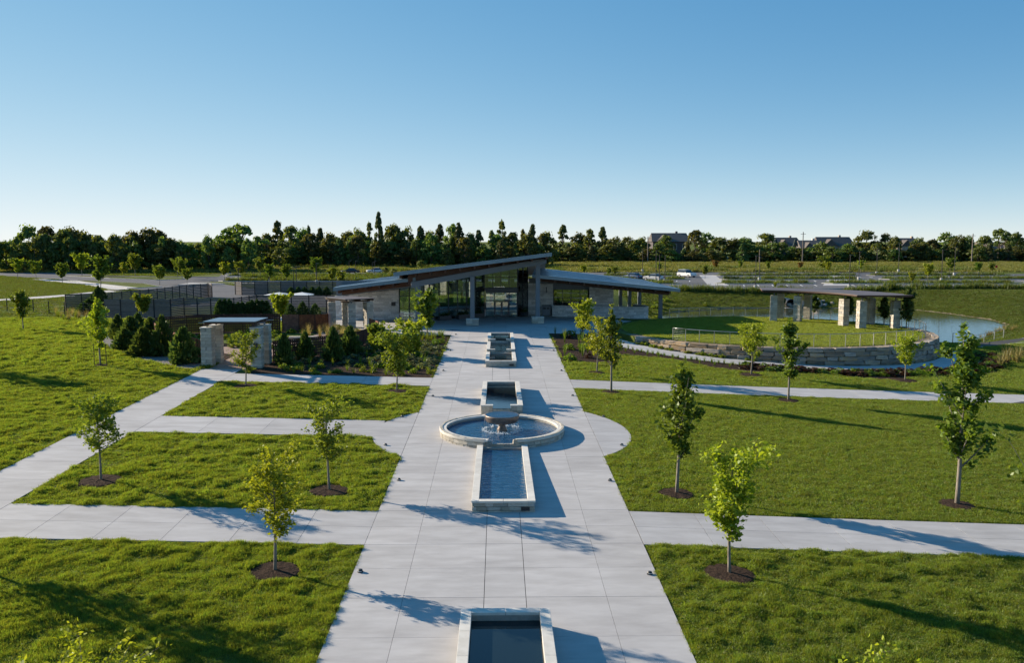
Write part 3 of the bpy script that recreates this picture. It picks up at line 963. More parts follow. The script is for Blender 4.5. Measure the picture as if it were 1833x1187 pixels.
# ------------------------------------------------------------------ stone walls made of single stones
def stone_run(parent, p, q, z0, z1, depth, courses, slen, meshes=STONES, name='stone', zg=None, jit=.012, gap=.012):
    """courses of stones along the line p-q; the outer face lies on the line, depth goes to the left of p->q"""
    p, q = Vector((*p, 0)), Vector((*q, 0))
    d = q - p; L_ = d.length; d.normalize()
    nrm = Vector((-d.y, d.x, 0))
    ang = math.atan2(d.y, d.x)
    hs = [random.uniform(.8, 1.2) for _ in range(courses)]
    t = sum(hs); z = z0
    for c in range(courses):
        h = (z1 - z0) * hs[c] / t
        x = 0.0
        while x < L_ - .02:
            l = slen * random.uniform(.6, 1.45)
            if c % 2 and x == 0: l *= .5
            if L_ - x - l < slen * .4: l = L_ - x
            dp = depth + random.uniform(-jit, jit)
            ctr = p + d * (x + l / 2) + nrm * (depth / 2) - nrm * ((dp - depth) / 2)
            put(name, random.choice(meshes), parent, (ctr.x, ctr.y, z + h / 2), ang, (max(l - gap, .05), dp, h - gap))
            x += l
        z += h


def coping_run(parent, p, q, z, w, th, plen=1.25, over=.03, ext0=0.0, ext1=0.0):
    """coping slabs along p-q (outer face line), width w to the left, top at z"""
    p, q = Vector((*p, 0)), Vector((*q, 0))
    d = q - p; d.normalize()
    p = p - d * ext0; q = q + d * ext1
    L_ = (q - p).length
    n = max(1, round(L_ / plen)); l = L_ / n
    nrm = Vector((-d.y, d.x, 0)); ang = math.atan2(d.y, d.x)
    for k in range(n):
        c = p + d * (l * (k + .5)) + nrm * (w / 2 - over)
        put('coping', random.choice(COPINGS), parent, (c.x, c.y, z - th / 2), ang, (l - .008, w, th))


def basin(name, x0, x1, y0, y1, ztop, zwater, label, sides='WSEN', weir=None, water='water_still', group='stone water basins along the central walk', zl=None, plaque=True, back_weir=None):
    """rectangular stone basin: core walls, stone facing, coping, water"""
    zg = gz(0, y0) - .05
    t = thing(name, (0, (y0 + y1) / 2, gz(0, (y0 + y1) / 2)), label, 'basin', group)
    b = MB(); w = .24
    th = .075
    zc = ztop - th
    b.box(x0 + .08, x0 + w - .002, y0 + .08, y1 - .08, zg, zc)
    b.box(x1 - w + .002, x1 - .08, y0 + .08, y1 - .08, zg, zc)
    b.box(x0 + .085, x1 - .085, y0 + .082, y0 + w - .004, zg, (zc if weir is None else weir))
    b.box(x0 + .085, x1 - .085, y1 - w + .004, y1 - .082, zg, (zc if back_weir is None else back_weir))
    b.box(x0 + .09, x1 - .09, y0 + .09, y1 - .09, zg, zwater - .30)
    b.build('core', 'mortar', t)
    if 'S' in sides:
        if weir is None:
            stone_run(t, (x0, y0), (x1, y0), zg, zc, .10, 3, .36)
        else:
            stone_run(t, (x0, y0), (x0 + .62, y0), zg, zc, .10, 3, .30)
            stone_run(t, (x1 - .62, y0), (x1, y0), zg, zc, .10, 3, .30)
            stone_run(t, (x0 + .63, y0), (x1 - .63, y0), zg, weir, .10, 3, .30)
    if 'W' in sides: stone_run(t, (x0, y1), (x0, y0 + .1), zg, zc, .10, 2, .55)
    if 'E' in sides: stone_run(t, (x1, y0 + .1), (x1, y1), zg, zc, .10, 2, .55)
    if 'N' in sides: stone_run(t, (x1, y1), (x0, y1), zg, zc, .10, 2, .5)
    # coping: long sides, then ends between them
    cw = .27
    coping_run(t, (x0, y1), (x0, y0), ztop, cw, th)
    coping_run(t, (x1, y0), (x1, y1), ztop, cw, th)
    if weir is None:
        coping_run(t, (x0 + cw - .03, y0), (x1 - cw + .03, y0), ztop, cw, th, .85)
    else:
        coping_run(t, (x0 + cw - .03, y0), (x0 + .64, y0), ztop, cw, th)
        coping_run(t, (x1 - .64, y0), (x1 - cw + .03, y0), ztop, cw, th)
    if 'N' in sides and back_weir is None:
        coping_run(t, (x1 - cw + .03, y1), (x0 + cw - .03, y1), ztop, cw, th, .85)
    wm = MB()
    wm.add([(x0 + w - .01, y0 + (.02 if weir is not None else w), zwater), (x1 - w + .01, y0 + (.02 if weir is not None else w), zwater), (x1 - w + .01, y1 - w + .01, zwater), (x0 + w - .01, y1 - w + .01, zwater)], [(0, 1, 2, 3)])
    wm.build('water', water, t)
    if plaque:
        MB().box(x1 - .48, x1 - .18, y0 - .03, y0 - .005, ztop - .36, ztop - .22).build('plaque', 'plaque', t)
    return t


random.seed(5)
basin('stone_basin', -1.1, 1.1, 12.2, 20.95, 1.02, .80, 'dark still stone basin lowest on the walk, cut by the foreground', water='water_still', plaque=False)
basin('stone_basin', -1.11, 1.11, 29.5, 37.9, 1.19, 1.02, 'long rippling stone basin fed by the front spout of the round fountain', sides='WSE', water='water_ripple')
RZ = 1.40; RC = (0.0, 40.85); RO = 3.0
basin('stone_basin', -1.09, 1.09, 44.2, 52.0, 1.80, 1.62, 'still olive stone basin behind the round fountain', weir=1.60, sides='WSEN', plaque=False)
basin('stepped_basin', -1.06, 1.08, 59.7, 64.75, 1.98, 1.80, 'lowest of the three stepped stone basins before the building', sides='WSE')
basin('stepped_basin', -1.05, 1.09, 64.8, 69.95, 2.17, 2.02, 'middle one of the three stepped stone basins before the building', weir=2.0, sides='WSE')
basin('stepped_basin', -1.04, 1.10, 70.0, 75.0, 2.36, 2.22, 'top one of the three stepped stone basins next to the forecourt', weir=2.2, sides='WSEN')

# round fountain pool
zg = gz(0, 41) - .12
ft = thing('round_fountain', (RC[0], RC[1], gz(0, RC[1])), 'round stone fountain pool with pale coping around a spilling bowl', 'fountain')
b = MB()
NSEG = 72
for k in range(NSEG):
    a0, a1 = 2 * PI * k / NSEG, 2 * PI * (k + 1) / NSEG
    am = math.degrees((a0 + a1) / 2)
    gapw = abs(am - 270) < 12.5
    zt = RZ - .09 if not gapw else RZ - .20
    v = []
    for r_ in (RO - .10, RO - .28):
        for z in (zg, zt):
            v += [(RC[0] + r_ * math.cos(a0), RC[1] + r_ * math.sin(a0), z), (RC[0] + r_ * math.cos(a1), RC[1] + r_ * math.sin(a1), z)]
    b.add(v, [(0, 1, 3, 2), (4, 6, 7, 5), (2, 3, 7, 6), (0, 2, 6, 4), (1, 5, 7, 3)])
b.lathe([(RO - .3, zg), (RO - .3, zg + .05)], 48, (RC[0], RC[1], 0))
b.build('core', 'mortar', ft)
zz = zg
for c, h in enumerate((.18, .16, .19)):
    n = 44
    ph = random.uniform(0, 1)
    a = 0.0
    angs = []
    while a < 360 - 3:
        w_ = random.uniform(5.0, 11.5)
        if 360 - a - w_ < 5: w_ = 360 - a
        angs.append((a, w_)); a += w_
    for a, w_ in angs:
        am = R(a + w_ / 2 + ph * 8)
        dd = (math.degrees(am) % 360)
        if abs(dd - 270) < 12.5 and c == 2: continue
        if abs(dd - 90) < 19: continue
        rr_ = RO - .055 + random.uniform(-.012, .012)
        put('stone', random.choice(STONES), ft, (RC[0] + rr_ * math.cos(am), RC[1] + rr_ * math.sin(am), zz + h / 2), am + PI / 2, (2 * RO * math.sin(R(w_) / 2) - .012, .13, h - .012))
    zz += h
nc = 18
for k in range(nc):
    a0, a1 = 283 + k * (334.0 / nc), 283 + (k + 1) * (334.0 / nc)
    m_ = MB(); v = []; st = 5
    for j in range(st + 1):
        a = R(a0 + .1 + (a1 - a0 - .2) * j / st)
        for r_, z in ((RO + .03, RZ - .09), (RO + .035, RZ - .012), (RO + .02, RZ), (RO - .30, RZ), (RO - .31, RZ - .09)):
            v.append((RC[0] + r_ * math.cos(a), RC[1] + r_ * math.sin(a), z))
    fs = [(5 * j + i, 5 * j + (i + 1) % 5, 5 * (j + 1) + (i + 1) % 5, 5 * (j + 1) + i) for j in range(st) for i in range(5)]
    fs += [(0, 4, 3, 2, 1), tuple(5 * st + i for i in range(5))]
    m_.add(v, fs)
    m_.build('coping', 'limestone', ft)
wz = RZ - .19
b = MB(); b.add([(RC[0] + (RO - .275) * math.cos(2 * PI * k / 64), RC[1] + (RO - .275) * math.sin(2 * PI * k / 64), wz) for k in range(64)], [list(range(64))])
b.build('water', 'water_splash', ft)
b = MB(); b.add([(-.62, RC[1] - RO - .02, wz + .004), (.62, RC[1] - RO - .02, wz + .004), (.62, RC[1] - RO + .45, wz + .004), (-.62, RC[1] - RO + .45, wz + .004)], [(0, 1, 2, 3)])
b.build('spill_water', 'water_ripple', ft)
# bowl
bz = gz(0, 41)
bw = thing('fountain_bowl', (RC[0], RC[1], wz), 'brown bronze bowl on a pedestal spilling water in the round pool', 'fountain bowl')
rim = bz + .95
MB().lathe([(.10, rim - .40), (.55, rim - .38), (.74, rim - .33), (.80, rim - .26), (.835, rim - .04), (.835, rim), (.80, rim + .012), (.76, rim - .03), (.3, rim - .08), (0, rim - .08)], 48, (RC[0], RC[1], 0)).build('bowl', 'bronze', bw, smooth_=True)
MB().lathe([(.26, wz - .2), (.24, wz + .08), (.16, wz + .2), (.15, rim - .40), (.17, rim - .395)], 24, (RC[0], RC[1], 0)).build('pedestal', 'bronze', bw, smooth_=True)
b = MB(); b.add([(RC[0] + .79 * math.cos(2 * PI * k / 48), RC[1] + .79 * math.sin(2 * PI * k / 48), rim + .004) for k in range(48)], [list(range(48))])
b.build('bowl_water', 'water_ripple', bw)
fwt = thing('falling_water', (RC[0], RC[1], wz), 'thin curtain of water falling from the bowl rim into white splashes', 'falling water', kind='stuff')
b = MB()
for k in range(34):
    t = 2 * PI * k / 64 + random.uniform(-.03, .03)
    w_ = random.uniform(.012, .04)
    pr = [(.85, rim - .14), (.855, rim - .2), (.868, rim - .32), (.885, wz + .01)]
    v = []
    for r_, z in pr:
        for s_ in (-1, 1):
            a = t + s_ * w_ / r_
            v.append((RC[0] + r_ * math.cos(a), RC[1] + r_ * math.sin(a), z))
    b.add(v, [(2 * i, 2 * i + 1, 2 * i + 3, 2 * i + 2) for i in range(3)])
b.build('water_curtain', 'falling_water', fwt)
b = MB()
for k in range(380):
    t = random.uniform(0, 2 * PI); r_ = .88 + random.gauss(0, .07); s_ = random.uniform(.008, .028)
    z = wz + abs(random.gauss(0, .05))
    b.obox(RC[0] + r_ * math.cos(t), RC[1] + r_ * math.sin(t), z, s_ * 1.6, s_ * 1.6, s_, random.uniform(0, 3))
b.build('splash', 'foam', fwt)

# ------------------------------------------------------------------ low path lights
pl_t = thing('path_light', (0, 0, 0))
MB().lathe([(.085, 0), (.085, .02), (.07, .03)], 12).build('base', 'black_metal', pl_t)
MB().lathe([(.07, .03), (.075, .055), (.055, .085), (0, .095)], 12).build('hood', 'black_metal', pl_t)
MB().box(-.05, .05, -.078, -.066, .03, .05).build('lens', 'lamp_glass', pl_t)
first = True
for (px, py) in [(645, 1027), (714, 862), (690, 799), (720, 748), (775, 711), (793.5, 665), (806, 629), (816, 600), (1163, 1031), (1092, 863), (1113, 799), (1080, 748), (1025, 710), (1005, 665), (991, 629)]:
    p = gp(px, py)
    o = pl_t if first else copy_tree(pl_t)
    first = False
    o.location = (p[0], p[1], gz(p[0], p[1]) + .04)
    side, other = ('left', 'small gate') if px < 900 else ('right', 'terrace')
    where = {1027: 'near the dark lowest basin', 1031: 'near the dark lowest basin', 862: 'beside the long rippling basin', 863: 'beside the long rippling basin', 799: 'on the front half of the fountain circle',
             748: 'on the rear half of the fountain circle', 711: 'beside the olive basin', 710: 'beside the olive basin', 665: 'level with the lowest stepped basin', 629: 'level with the middle stepped basin', 600: 'at the forecourt corner of the bed'}[int(py)]
    tag(o, 'small black dome light %s, %s side' % (where, other), 'path light', 'low black lights along the central walk')

# ------------------------------------------------------------------ round terrace: lawn top, retaining wall, railing
b = MB()
n = 96
b.add([(TC[0] + 14.4 * math.cos(2 * PI * k / n), TC[1] + 14.4 * math.sin(2 * PI * k / n), TZ - .02) for k in range(n)] + [(TC[0] + 14.4 * math.cos(2 * PI * k / n), TC[1] + 14.4 * math.sin(2 * PI * k / n), TZ - 2.2) for k in range(n)],
      [list(range(n))] + [(k, n + k, n + (k + 1) % n, (k + 1) % n) for k in range(n)])
tag(b.build('terrace', 'ground'), 'raised round lawn terrace held by a wall of big blocks', 'terrace', kind='structure')
ring = MB()
for k in range(100):
    a0, a1 = R(195 + k * 1.9), R(195 + (k + 1) * 1.9)
    ring.add([(TC[0] + r_ * math.cos(a), TC[1] + r_ * math.sin(a), TZ + .005) for r_, a in ((13.35, a0), (14.3, a0), (14.3, a1), (13.35, a1))], [(0, 1, 2, 3)])
tag(ring.build('terrace_edge', 'bank_soil'), 'tan gravel strip behind the top blocks of the terrace wall', 'gravel strip', kind='structure')
rw_ = thing('retaining_wall', (TC[0], TC[1] - TR, 1.0), 'curved retaining wall of large tan and grey stone blocks around the terrace', 'retaining wall')
random.seed(9)
ch = .34
for c in range(6):
    a = 203 + random.uniform(0, 2)
    while a < 388:
        l = random.uniform(.75, 1.75)
        da = math.degrees(l / TR)
        am = a + da / 2
        x, y = TC[0] + TR * math.cos(R(am)), TC[1] + TR * math.sin(R(am))
        zt = TZ + .05 - c * ch
        if zt > gz(TC[0] + 15.0 * math.cos(R(am)), TC[1] + 15.0 * math.sin(R(am))) - .02:
            dp = .62 + random.uniform(-.07, .07)
            rad = TR + .02 + c * .035 - .25 + (random.uniform(-.03, .03))
            put('block', random.choice(BLOCKS), rw_, (TC[0] + rad * math.cos(R(am)), TC[1] + rad * math.sin(R(am)), zt - ch / 2 + random.uniform(-.012, .012)), R(am) + PI / 2, (l - .025, dp, ch - .02))
        a += da
rl = thing('railing', (TC[0], TC[1], TZ), 'slim grey metal railing with cables around the round lawn terrace', 'railing')
A0, A1 = 219, 480
RRAD = 13.55
post_me = MB().box(-.022, .022, -.022, .022, 0, 1.02).build('post', 'rail_metal', rl, (0, 0, 0)).data
bpy.data.objects.remove(rl.children[0])
npost = 48
for k in range(npost + 1):
    a = R(A0 + (A1 - A0) * k / npost)
    put('post', post_me, rl, (TC[0] + RRAD * math.cos(a), TC[1] + RRAD * math.sin(a), TZ), a)
def arc3(r, z, a0, a1, n):
    return [(TC[0] + r * math.cos(R(a0 + (a1 - a0) * k / n)), TC[1] + r * math.sin(R(a0 + (a1 - a0) * k / n)), z) for k in range(n + 1)]
MB().tube(arc3(RRAD, TZ + 1.04, A0, A1, 120), .028, 6).build('top_rail', 'rail_metal', rl, smooth_=True)
for k in range(6):
    MB().tube(arc3(RRAD, TZ + .14 + .145 * k, A0, A1, 120), .004, 3).build('cable', 'rail_metal', rl)

# curved pergola on the terrace
def stone_column(t, x, y, z0, h, w, rz, meshes=SAWN, courses=9, name='block'):
    """square pier of sawn stone, two blocks a course, turned every course"""
    ch_ = h / courses
    MB().obox(x, y, z0 + h / 2, w - .07, w - .07, h - .03, rz).build('core', 'mortar', t)
    for c in range(courses):
        for s_ in (-1, 1):
            a = rz + (PI / 2 if c % 2 else 0)
            split = w * random.uniform(.38, .62)
            l = split if s_ < 0 else w - split
            off = (-w / 2 + l / 2) if s_ < 0 else (w / 2 - l / 2)
            put(name, random.choice(meshes), t, (x + off * math.cos(a), y + off * math.sin(a), z0 + ch_ * (c + .5)), a, (l - .014, w + random.uniform(-.035, .035), ch_ - .016))


pg = thing('pergola', (TC[0] + 8, TC[1] + 6, TZ), 'curved stone-pier pergola with a thin brown roof on the round lawn', 'pergola')
for ai, a in enumerate((68, 53, 20.5, 3)):
    for r_ in (9.2, 12.5):
        if a == 68 and r_ > 12: a_ = 66
        else: a_ = a
        col = thing('pier', (TC[0] + r_ * math.cos(R(a_)), TC[1] + r_ * math.sin(R(a_)), TZ - .05))
        col.parent = pg; col.location = col.location - Vector(OFF[pg])
        stone_column(col, OFF[col].x, OFF[col].y, TZ - .05, 2.75, .71, R(a_), courses=11)
        MB().box(OFF[col].x - .05, OFF[col].x + .05, OFF[col].y - .05, OFF[col].y + .05, TZ + 2.68, TZ + 2.95).build('bracket', 'steel', col)
def annular(r0, r1, a0, a1, z0, z1, n=40):
    b = MB(); v = []
    for k in range(n + 1):
        a = R(a0 + (a1 - a0) * k / n)
        for r_, z in ((r0, z0), (r1, z0), (r1, z1), (r0, z1)):
            v.append((TC[0] + r_ * math.cos(a), TC[1] + r_ * math.sin(a), z))
    fs = [(4 * k + i, 4 * k + (i + 1) % 4, 4 * (k + 1) + (i + 1) % 4, 4 * (k + 1) + i) for k in range(n) for i in range(4)]
    fs += [(0, 3, 2, 1), tuple(4 * n + i for i in range(4))]
    b.add(v, fs)
    return b
mat('pergola_roof', (.115, .095, .092), (.15, .125, .12), 3, rough=.6)
rf = annular(8.3, 13.4, -4, 76, TZ + 3.24, TZ + 3.28).build('roof', 'pergola_roof', pg)
annular(8.25, 8.35, -4, 76, TZ + 3.13, TZ + 3.235).build('fascia', 'wood_dark', rf)
annular(13.35, 13.45, -4, 76, TZ + 3.13, TZ + 3.235).build('fascia', 'wood_dark', rf)
for r_ in (9.2, 12.5):
    annular(r_ - .09, r_ + .09, -3, 75, TZ + 2.96, TZ + 3.06).build('beam', 'wood_dark', pg)
for k in range(27):
    a = R(-3.5 + 79 * k / 26)
    MB().bar((TC[0] + 8.4 * math.cos(a), TC[1] + 8.4 * math.sin(a), TZ + 3.235), (TC[0] + 13.3 * math.cos(a), TC[1] + 13.3 * math.sin(a), TZ + 3.235), .09, .13).build('rafter', 'wood', pg)

# ------------------------------------------------------------------ pond
pw = MB(); pw.add([(x, y, WATER_Z) for x, y in [(TC[0] + (x - TC[0]) * 1.06 - 1, 110 + (y - 110) * 1.06) for x, y in POND]], [list(range(len(POND)))])
tag(pw.build('pond_water', 'water_pond'), 'calm olive pond water behind the terrace reflecting the sky', 'pond', kind='structure')
random.seed(3)
rocks = [rough_block('rock', 'rock', .13, k + 60, .16) for k in range(5)]
for k in range(26):
    x = 50.5 + random.gauss(0, 1.8); y = 138 + random.uniform(-1.2, 2.6)
    s_ = random.uniform(.5, 1.25)
    o = put('rock', random.choice(rocks), None, (x, y, gz(x, y) + .2 * s_), random.uniform(0, 3), (s_, s_ * random.uniform(.7, 1), s_ * random.uniform(.5, .8)))
    tag(o, 'pale riprap rock heaped beside the culvert mouth on the pond bank', 'rock', 'riprap rocks at the culvert')
cv = thing('culvert', (47.2, 138.2, 0.2), 'dark round culvert pipe opening onto the pond from the far bank', 'culvert')
b = MB()
v = []; n = 24
for r_, y in ((.75, 137.4), (.75, 142), (.62, 142), (.62, 137.4)):
    v += [(47.2 + r_ * math.cos(2 * PI * k / n), y, .35 + r_ * math.sin(2 * PI * k / n)) for k in range(n)]
b.add(v, [(i * n + k, i * n + (k + 1) % n, ((i + 1) % 4) * n + (k + 1) % n, ((i + 1) % 4) * n + k) for i in (0, 2, 3) for k in range(n)])
b.build('pipe', 'black_metal', cv)
MB().box(46.2, 48.2, 137.0, 137.5, -.6, -.3).build('apron', 'concrete', cv)
# shore strip of bare soil
sh = MB(); v = []
PO = np.array(POND); cen = PO.mean(0)
nn = 160
tt = np.linspace(0, len(POND), nn, endpoint=False)
pts = [PO[int(t)] * (1 - t % 1) + PO[(int(t) + 1) % len(POND)] * (t % 1) for t in tt]
for x, y in pts:
    d = np.array([x, y]) - cen; d /= np.linalg.norm(d)
    w_ = .2 + .9 * float(vnoise(np.array([x]), np.array([y]), 3, 2)[0])
    for q in (-.6, .35, w_):
        X, Y = x + d[0] * q, y + d[1] * q
        v.append((X, Y, gz(X, Y) + .03))
sh.add(v, [(3 * k + i, 3 * k + i + 1, 3 * ((k + 1) % nn) + i + 1, 3 * ((k + 1) % nn) + i) for k in range(nn) for i in (0, 1)])
tag(sh.build('pond_shore', 'bank_soil'), 'strip of bare stony soil along the pond edge', 'shore', kind='structure')
x, y = frustum_points(230000, 84, 165, 1.06, 14)
k = (poly_sdf(x, y, POND) > .2) & ((y > 96) | (x > 46)) & grass_ok(x, y) & (np.hypot(x - TC[0], y - TC[1]) > 18) & (y < 150.5)
x, y = x[k], y[k]; n2 = len(x)
lump = vnoise(x, y, 1.6, 4)
hh = .3 + 1.5 * lump * vnoise(x, y, .8, 6) + .35 * vnoise(x, y, 7, 9)
scatter('bank_grass', np.stack([x, y, gza(x, y)], -1), np.stack([rng.normal(0, .1, n2), rng.normal(0, .1, n2), rng.uniform(0, 6.28, n2)], -1), np.stack([np.full(n2, 1.1)] * 2 + [hh], -1), rng.integers(0, 4, n2), NG_BANK,
        'rough green grass on the bank around the pond', 'grass')
x, y = frustum_points(150000, 93, 240, 1.05, -260, 3)
DRIVE = [(-150, 240), (-134, 250), (-96, 212), (-74, 206), (-60.02, 206), (-60.02, 178), (-42, 150), (-34, 128), (-43.5, 127), (-53, 142), (-64, 150.5), (-79.5, 172), (-101, 194), (-126, 215)]
k = grass_ok(x, y) & (poly_sdf(x, y, DRIVE) > .2) & ~((x > -74) & (y > 177) & (y < 234)) & ~in_poly(x, y, [(-67, 149), (-64, 150), (-79, 171), (-101, 192), (-104, 190.5), (-82, 169)]) & ~((x > -49) & (x < -18) & (y > 93) & (y < 140)) & (poly_sdf(x, y, [(-110, 122), (-72, 119), (-66.5, 127), (-63.5, 143), (-63.5, 148), (-67, 148), (-68.5, 135), (-72.5, 124.5), (-110, 127)]) > 0)
x, y = x[k], y[k]; n2 = len(x)
scatter('slope_grass', np.stack([x, y, gza(x, y)], -1), np.stack([rng.normal(0, .1, n2), rng.normal(0, .1, n2), rng.uniform(0, 6.28, n2)], -1), np.stack([np.full(n2, 1.2)] * 2 + [.4 + .7 * vnoise(x, y, 1.6, 4)], -1), rng.integers(0, 4, n2), NG_BANK,
        'green grass slope below the drive on the left', 'grass')
x, y = frustum_points(90000, 232, 420, 1.04)
n2 = len(x)
scatter('meadow_grass', np.stack([x, y, gza(x, y)], -1), np.stack([rng.normal(0, .1, n2), rng.normal(0, .1, n2), rng.uniform(0, 6.28, n2)], -1), np.stack([np.full(n2, 3.0)] * 2 + [1.2 + 2.4 * vnoise(x, y, 5, 4) ** 2], -1), rng.integers(0, 4, n2), NG_COARSE,
        'tall yellow green meadow grass behind the parking lots', 'grass')

# ------------------------------------------------------------------ the building
random.seed(21)
ZF = 2.045
BL = thing('visitor_building', (0, 95, 2.0), 'low modern building of glass and limestone with overlapping sloping metal roofs', 'building')


def plane3(a, b, c):
    a, b, c = Vector(a), Vector(b), Vector(c)
    n = (b - a).cross(c - a)
    return lambda x, y: a.z - (n.x * (x - a.x) + n.y * (y - a.y)) / n.z


def facing(parent, p, q, z0, ztop, ch=.2, sl=.55, dep=.12, name='stone_facing', m='stone_small'):
    """coursed stone facing on the line p-q (face towards the right of p->q), joined: single stones are too small to pick out"""
    p, q = Vector((*p, 0)), Vector((*q, 0)); d = q - p; L_ = d.length; d.normalize()
    nr = Vector((d.y, -d.x, 0)); ang = math.atan2(d.y, d.x)
    b = MB(); z = z0; c = 0
    while True:
        h = ch * random.choice((.7, 1, 1, 1.35))
        x = 0; any_ = False
        while x < L_ - .01:
            l = sl * random.uniform(.5, 1.7)
            if L_ - x - l < .2: l = L_ - x
            zt = min(ztop(x / L_), ztop((x + l) / L_))
            top = min(z + h, zt)
            if top - z > .03:
                any_ = True
                pr = random.uniform(0, .035)
                cc = p + d * (x + l / 2) - nr * (dep / 2 - pr)
                b.obox(cc.x, cc.y, (z + top) / 2, l - .012, dep, top - z - .010, ang)
            x += l
        z += h; c += 1
        if not any_ or c > 60: break
    o = b.build(name, m, parent)
    o['kind'] = 'stuff'
    # backing wall, set back
    b = MB()
    bk = nr * -.13
    v = []
    for t in (0, 1):
        u = p + d * L_ * t + bk
        w = u - nr * .2
        v += [(u.x, u.y, z0), (u.x, u.y, ztop(t) - .012), (w.x, w.y, ztop(t) - .012), (w.x, w.y, z0)]
    b.add(v, [(0, 3, 2, 1), (4, 5, 6, 7), (0, 1, 5, 4), (1, 2, 6, 5), (2, 3, 7, 6), (3, 0, 4, 7)])
    b.build('wall_core', 'mortar', parent)
    return o


# roofs
MR = [(-10.2, 82.0, 7.39), (5.12, 84.5, 9.27), (6.2, 105.5, 8.75), (-11.6, 103.5, 6.65)]
LR = [(-16.75, 86.0, 5.74), (-8.3, 84.0, 6.85), (-8.0, 101, 6.85), (-17.0, 100, 5.75)]
RR = [(3.3, 88.0, 7.0), (19.07, 90.0, 5.38), (17.3, 104, 5.75), (4.4, 104, 7.2)]


def roof(corners, th, name, seams, ribs_dir=True):
    A, B_, C_, D = [Vector(c) for c in corners]
    b = MB()
    b.slab3([A, B_, C_, D], .09)
    o = b.build(name, 'roof_metal', BL)
    # raised seams running up the slope
    for k in range(1, seams):
        t = k / seams
        p = A.lerp(D, t); q = B_.lerp(C_, t)
        MB().bar(p + Vector((0, 0, .03)), q + Vector((0, 0, .03)), .05, .035).build('seam', 'roof_metal', o)
    # fascia band just inside the edge
    ctr = (A + B_ + C_ + D) / 4
    P = [c.lerp(ctr, .006) - Vector((0, 0, .092)) for c in (A, B_, C_, D)]
    for i, (p, q) in enumerate(((P[0], P[1]), (P[1], P[2]), (P[3], P[0]), (P[2], P[3]))):
        MB().bar(p, q, .10, th).build('fascia', 'roof_metal', o)
    P = [c.lerp(ctr, .02) - Vector((0, 0, .10 + th * .55)) for c in (A, B_, C_, D)]
    b = MB(); b.slab3(P, .04); b.build('soffit', 'wood', BL)
    return o


roof(MR, .26, 'upper_roof', 9)
roof(LR, .26, 'lower_roof', 7)
roof(RR, .26, 'lower_roof', 7)
zm = plane3(*MR[:3]); zl_ = plane3(LR[0], LR[1], LR[2]); zr_ = plane3(RR[0], RR[1], RR[2])
# rafters under the roofs, running from front to back
for (x0, x1, n, zf_, yf) in ((-9.6, 4.6, 11, zm, lambda x: 82.4 + (x + 10.2) * .163), (-16.2, -9.2, 6, zl_, lambda x: 86.2 - (x + 16.7) * .24), (4.2, 18.0, 10, zr_, lambda x: 88.3 + (x - 3.2) * .126)):
    for k in range(n):
        x = x0 + (x1 - x0) * k / (n - 1)
        y0 = yf(x)
        MB().bar((x, y0, zf_(x, y0) - .34), (x, y0 + 9, zf_(x, y0 + 9) - .34), .16, .30).build('rafter', 'wood', BL)
# steel beams on the column lines
def beam(p, q, w, h, m='steel', nm='beam'):
    MB().bar(p, q, w, h).build(nm, m, BL)


cl = [(-8.05, 83.9), (-2.75, 84.9), (3.85, 86.9)]
def zb(x, y): return 6.45 + (x + 8.44) * (8.66 - 6.45) / 12.95
beam((-8.7, 83.75, zb(-8.7, 83.75)), (4.7, 87.1, zb(4.7, 87.1)), .3, .55)
for i, (x, y) in enumerate(cl):
    c = thing('column', (x, y, ZF)); c.parent = BL; c.location = Vector((x, y, ZF)) - OFF[BL]
    w = .22 if i else .26
    MB().box(x - w, x + w, y - .18, y + .18, ZF + .62, zb(x, y) - .55).build('shaft', 'steel', c)
    pw_ = .62
    for k in range(3):
        for s_ in (-1, 1):
            put('block', random.choice(SAWN), c, (x + s_ * pw_ / 2, y, ZF + .1 + .2 * k), 0, (pw_ - .01, .8 + random.uniform(-.02, .02), .195))
    put('coping', COPINGS[0], c, (x, y, ZF + .635), 0, (1.3, .86, .06))
# right roof beam and posts
beam((4.6, 95.6, zr_(4.6, 95.6) - .66), (18.3, 94.6, zr_(18.3, 94.6) - .66), .3, .42)
beam((12.9, 103, zr_(12.9, 103) - .66), (17.2, 103, zr_(17.2, 103) - .66), .3, .35)
for (x, y) in ((17.84, 94.5), (13.5, 103), (14.6, 103), (15.7, 103), (16.9, 103)):
    MB().box(x - .2, x + .2, y - .2, y + .2, gz(x, y), zr_(x, y) - 1.05).build('post', 'steel', BL)
# timber boards closing the gap between the beams and the roof decks
def board(p, q, z0a, z0b, z1a, z1b, nm='timber_board'):
    d_ = (Vector((*q, 0)) - Vector((*p, 0))).normalized(); nr_ = Vector((-d_.y, d_.x, 0)) * .06
    P_, Q_ = Vector((*p, 0)), Vector((*q, 0)); b_ = MB()
    v_ = [(P_.x, P_.y, z0a), (Q_.x, Q_.y, z0b), (Q_.x + nr_.x, Q_.y + nr_.y, z0b), (P_.x + nr_.x, P_.y + nr_.y, z0a), (P_.x, P_.y, z1a), (Q_.x, Q_.y, z1b), (Q_.x + nr_.x, Q_.y + nr_.y, z1b), (P_.x + nr_.x, P_.y + nr_.y, z1a)]
    b_.add(v_, [(0, 3, 2, 1), (4, 5, 6, 7), (0, 1, 5, 4), (1, 2, 6, 5), (2, 3, 7, 6), (3, 0, 4, 7)])
    return b_.build(nm, 'wood', BL)
board((-9.0, 83.95), (4.6, 87.35), zb(-9.0, 0) - .3, zb(4.6, 0) - .3, zm(-9.0, 83.95) - .36, zm(4.6, 87.35) - .36)
board((-16.4, 88.9), (-8.7, 88.9), zl_(-16.4, 88.9) - .95, zl_(-8.7, 88.9) - .95, zl_(-16.4, 88.9) - .34, zl_(-8.7, 88.9) - .34)
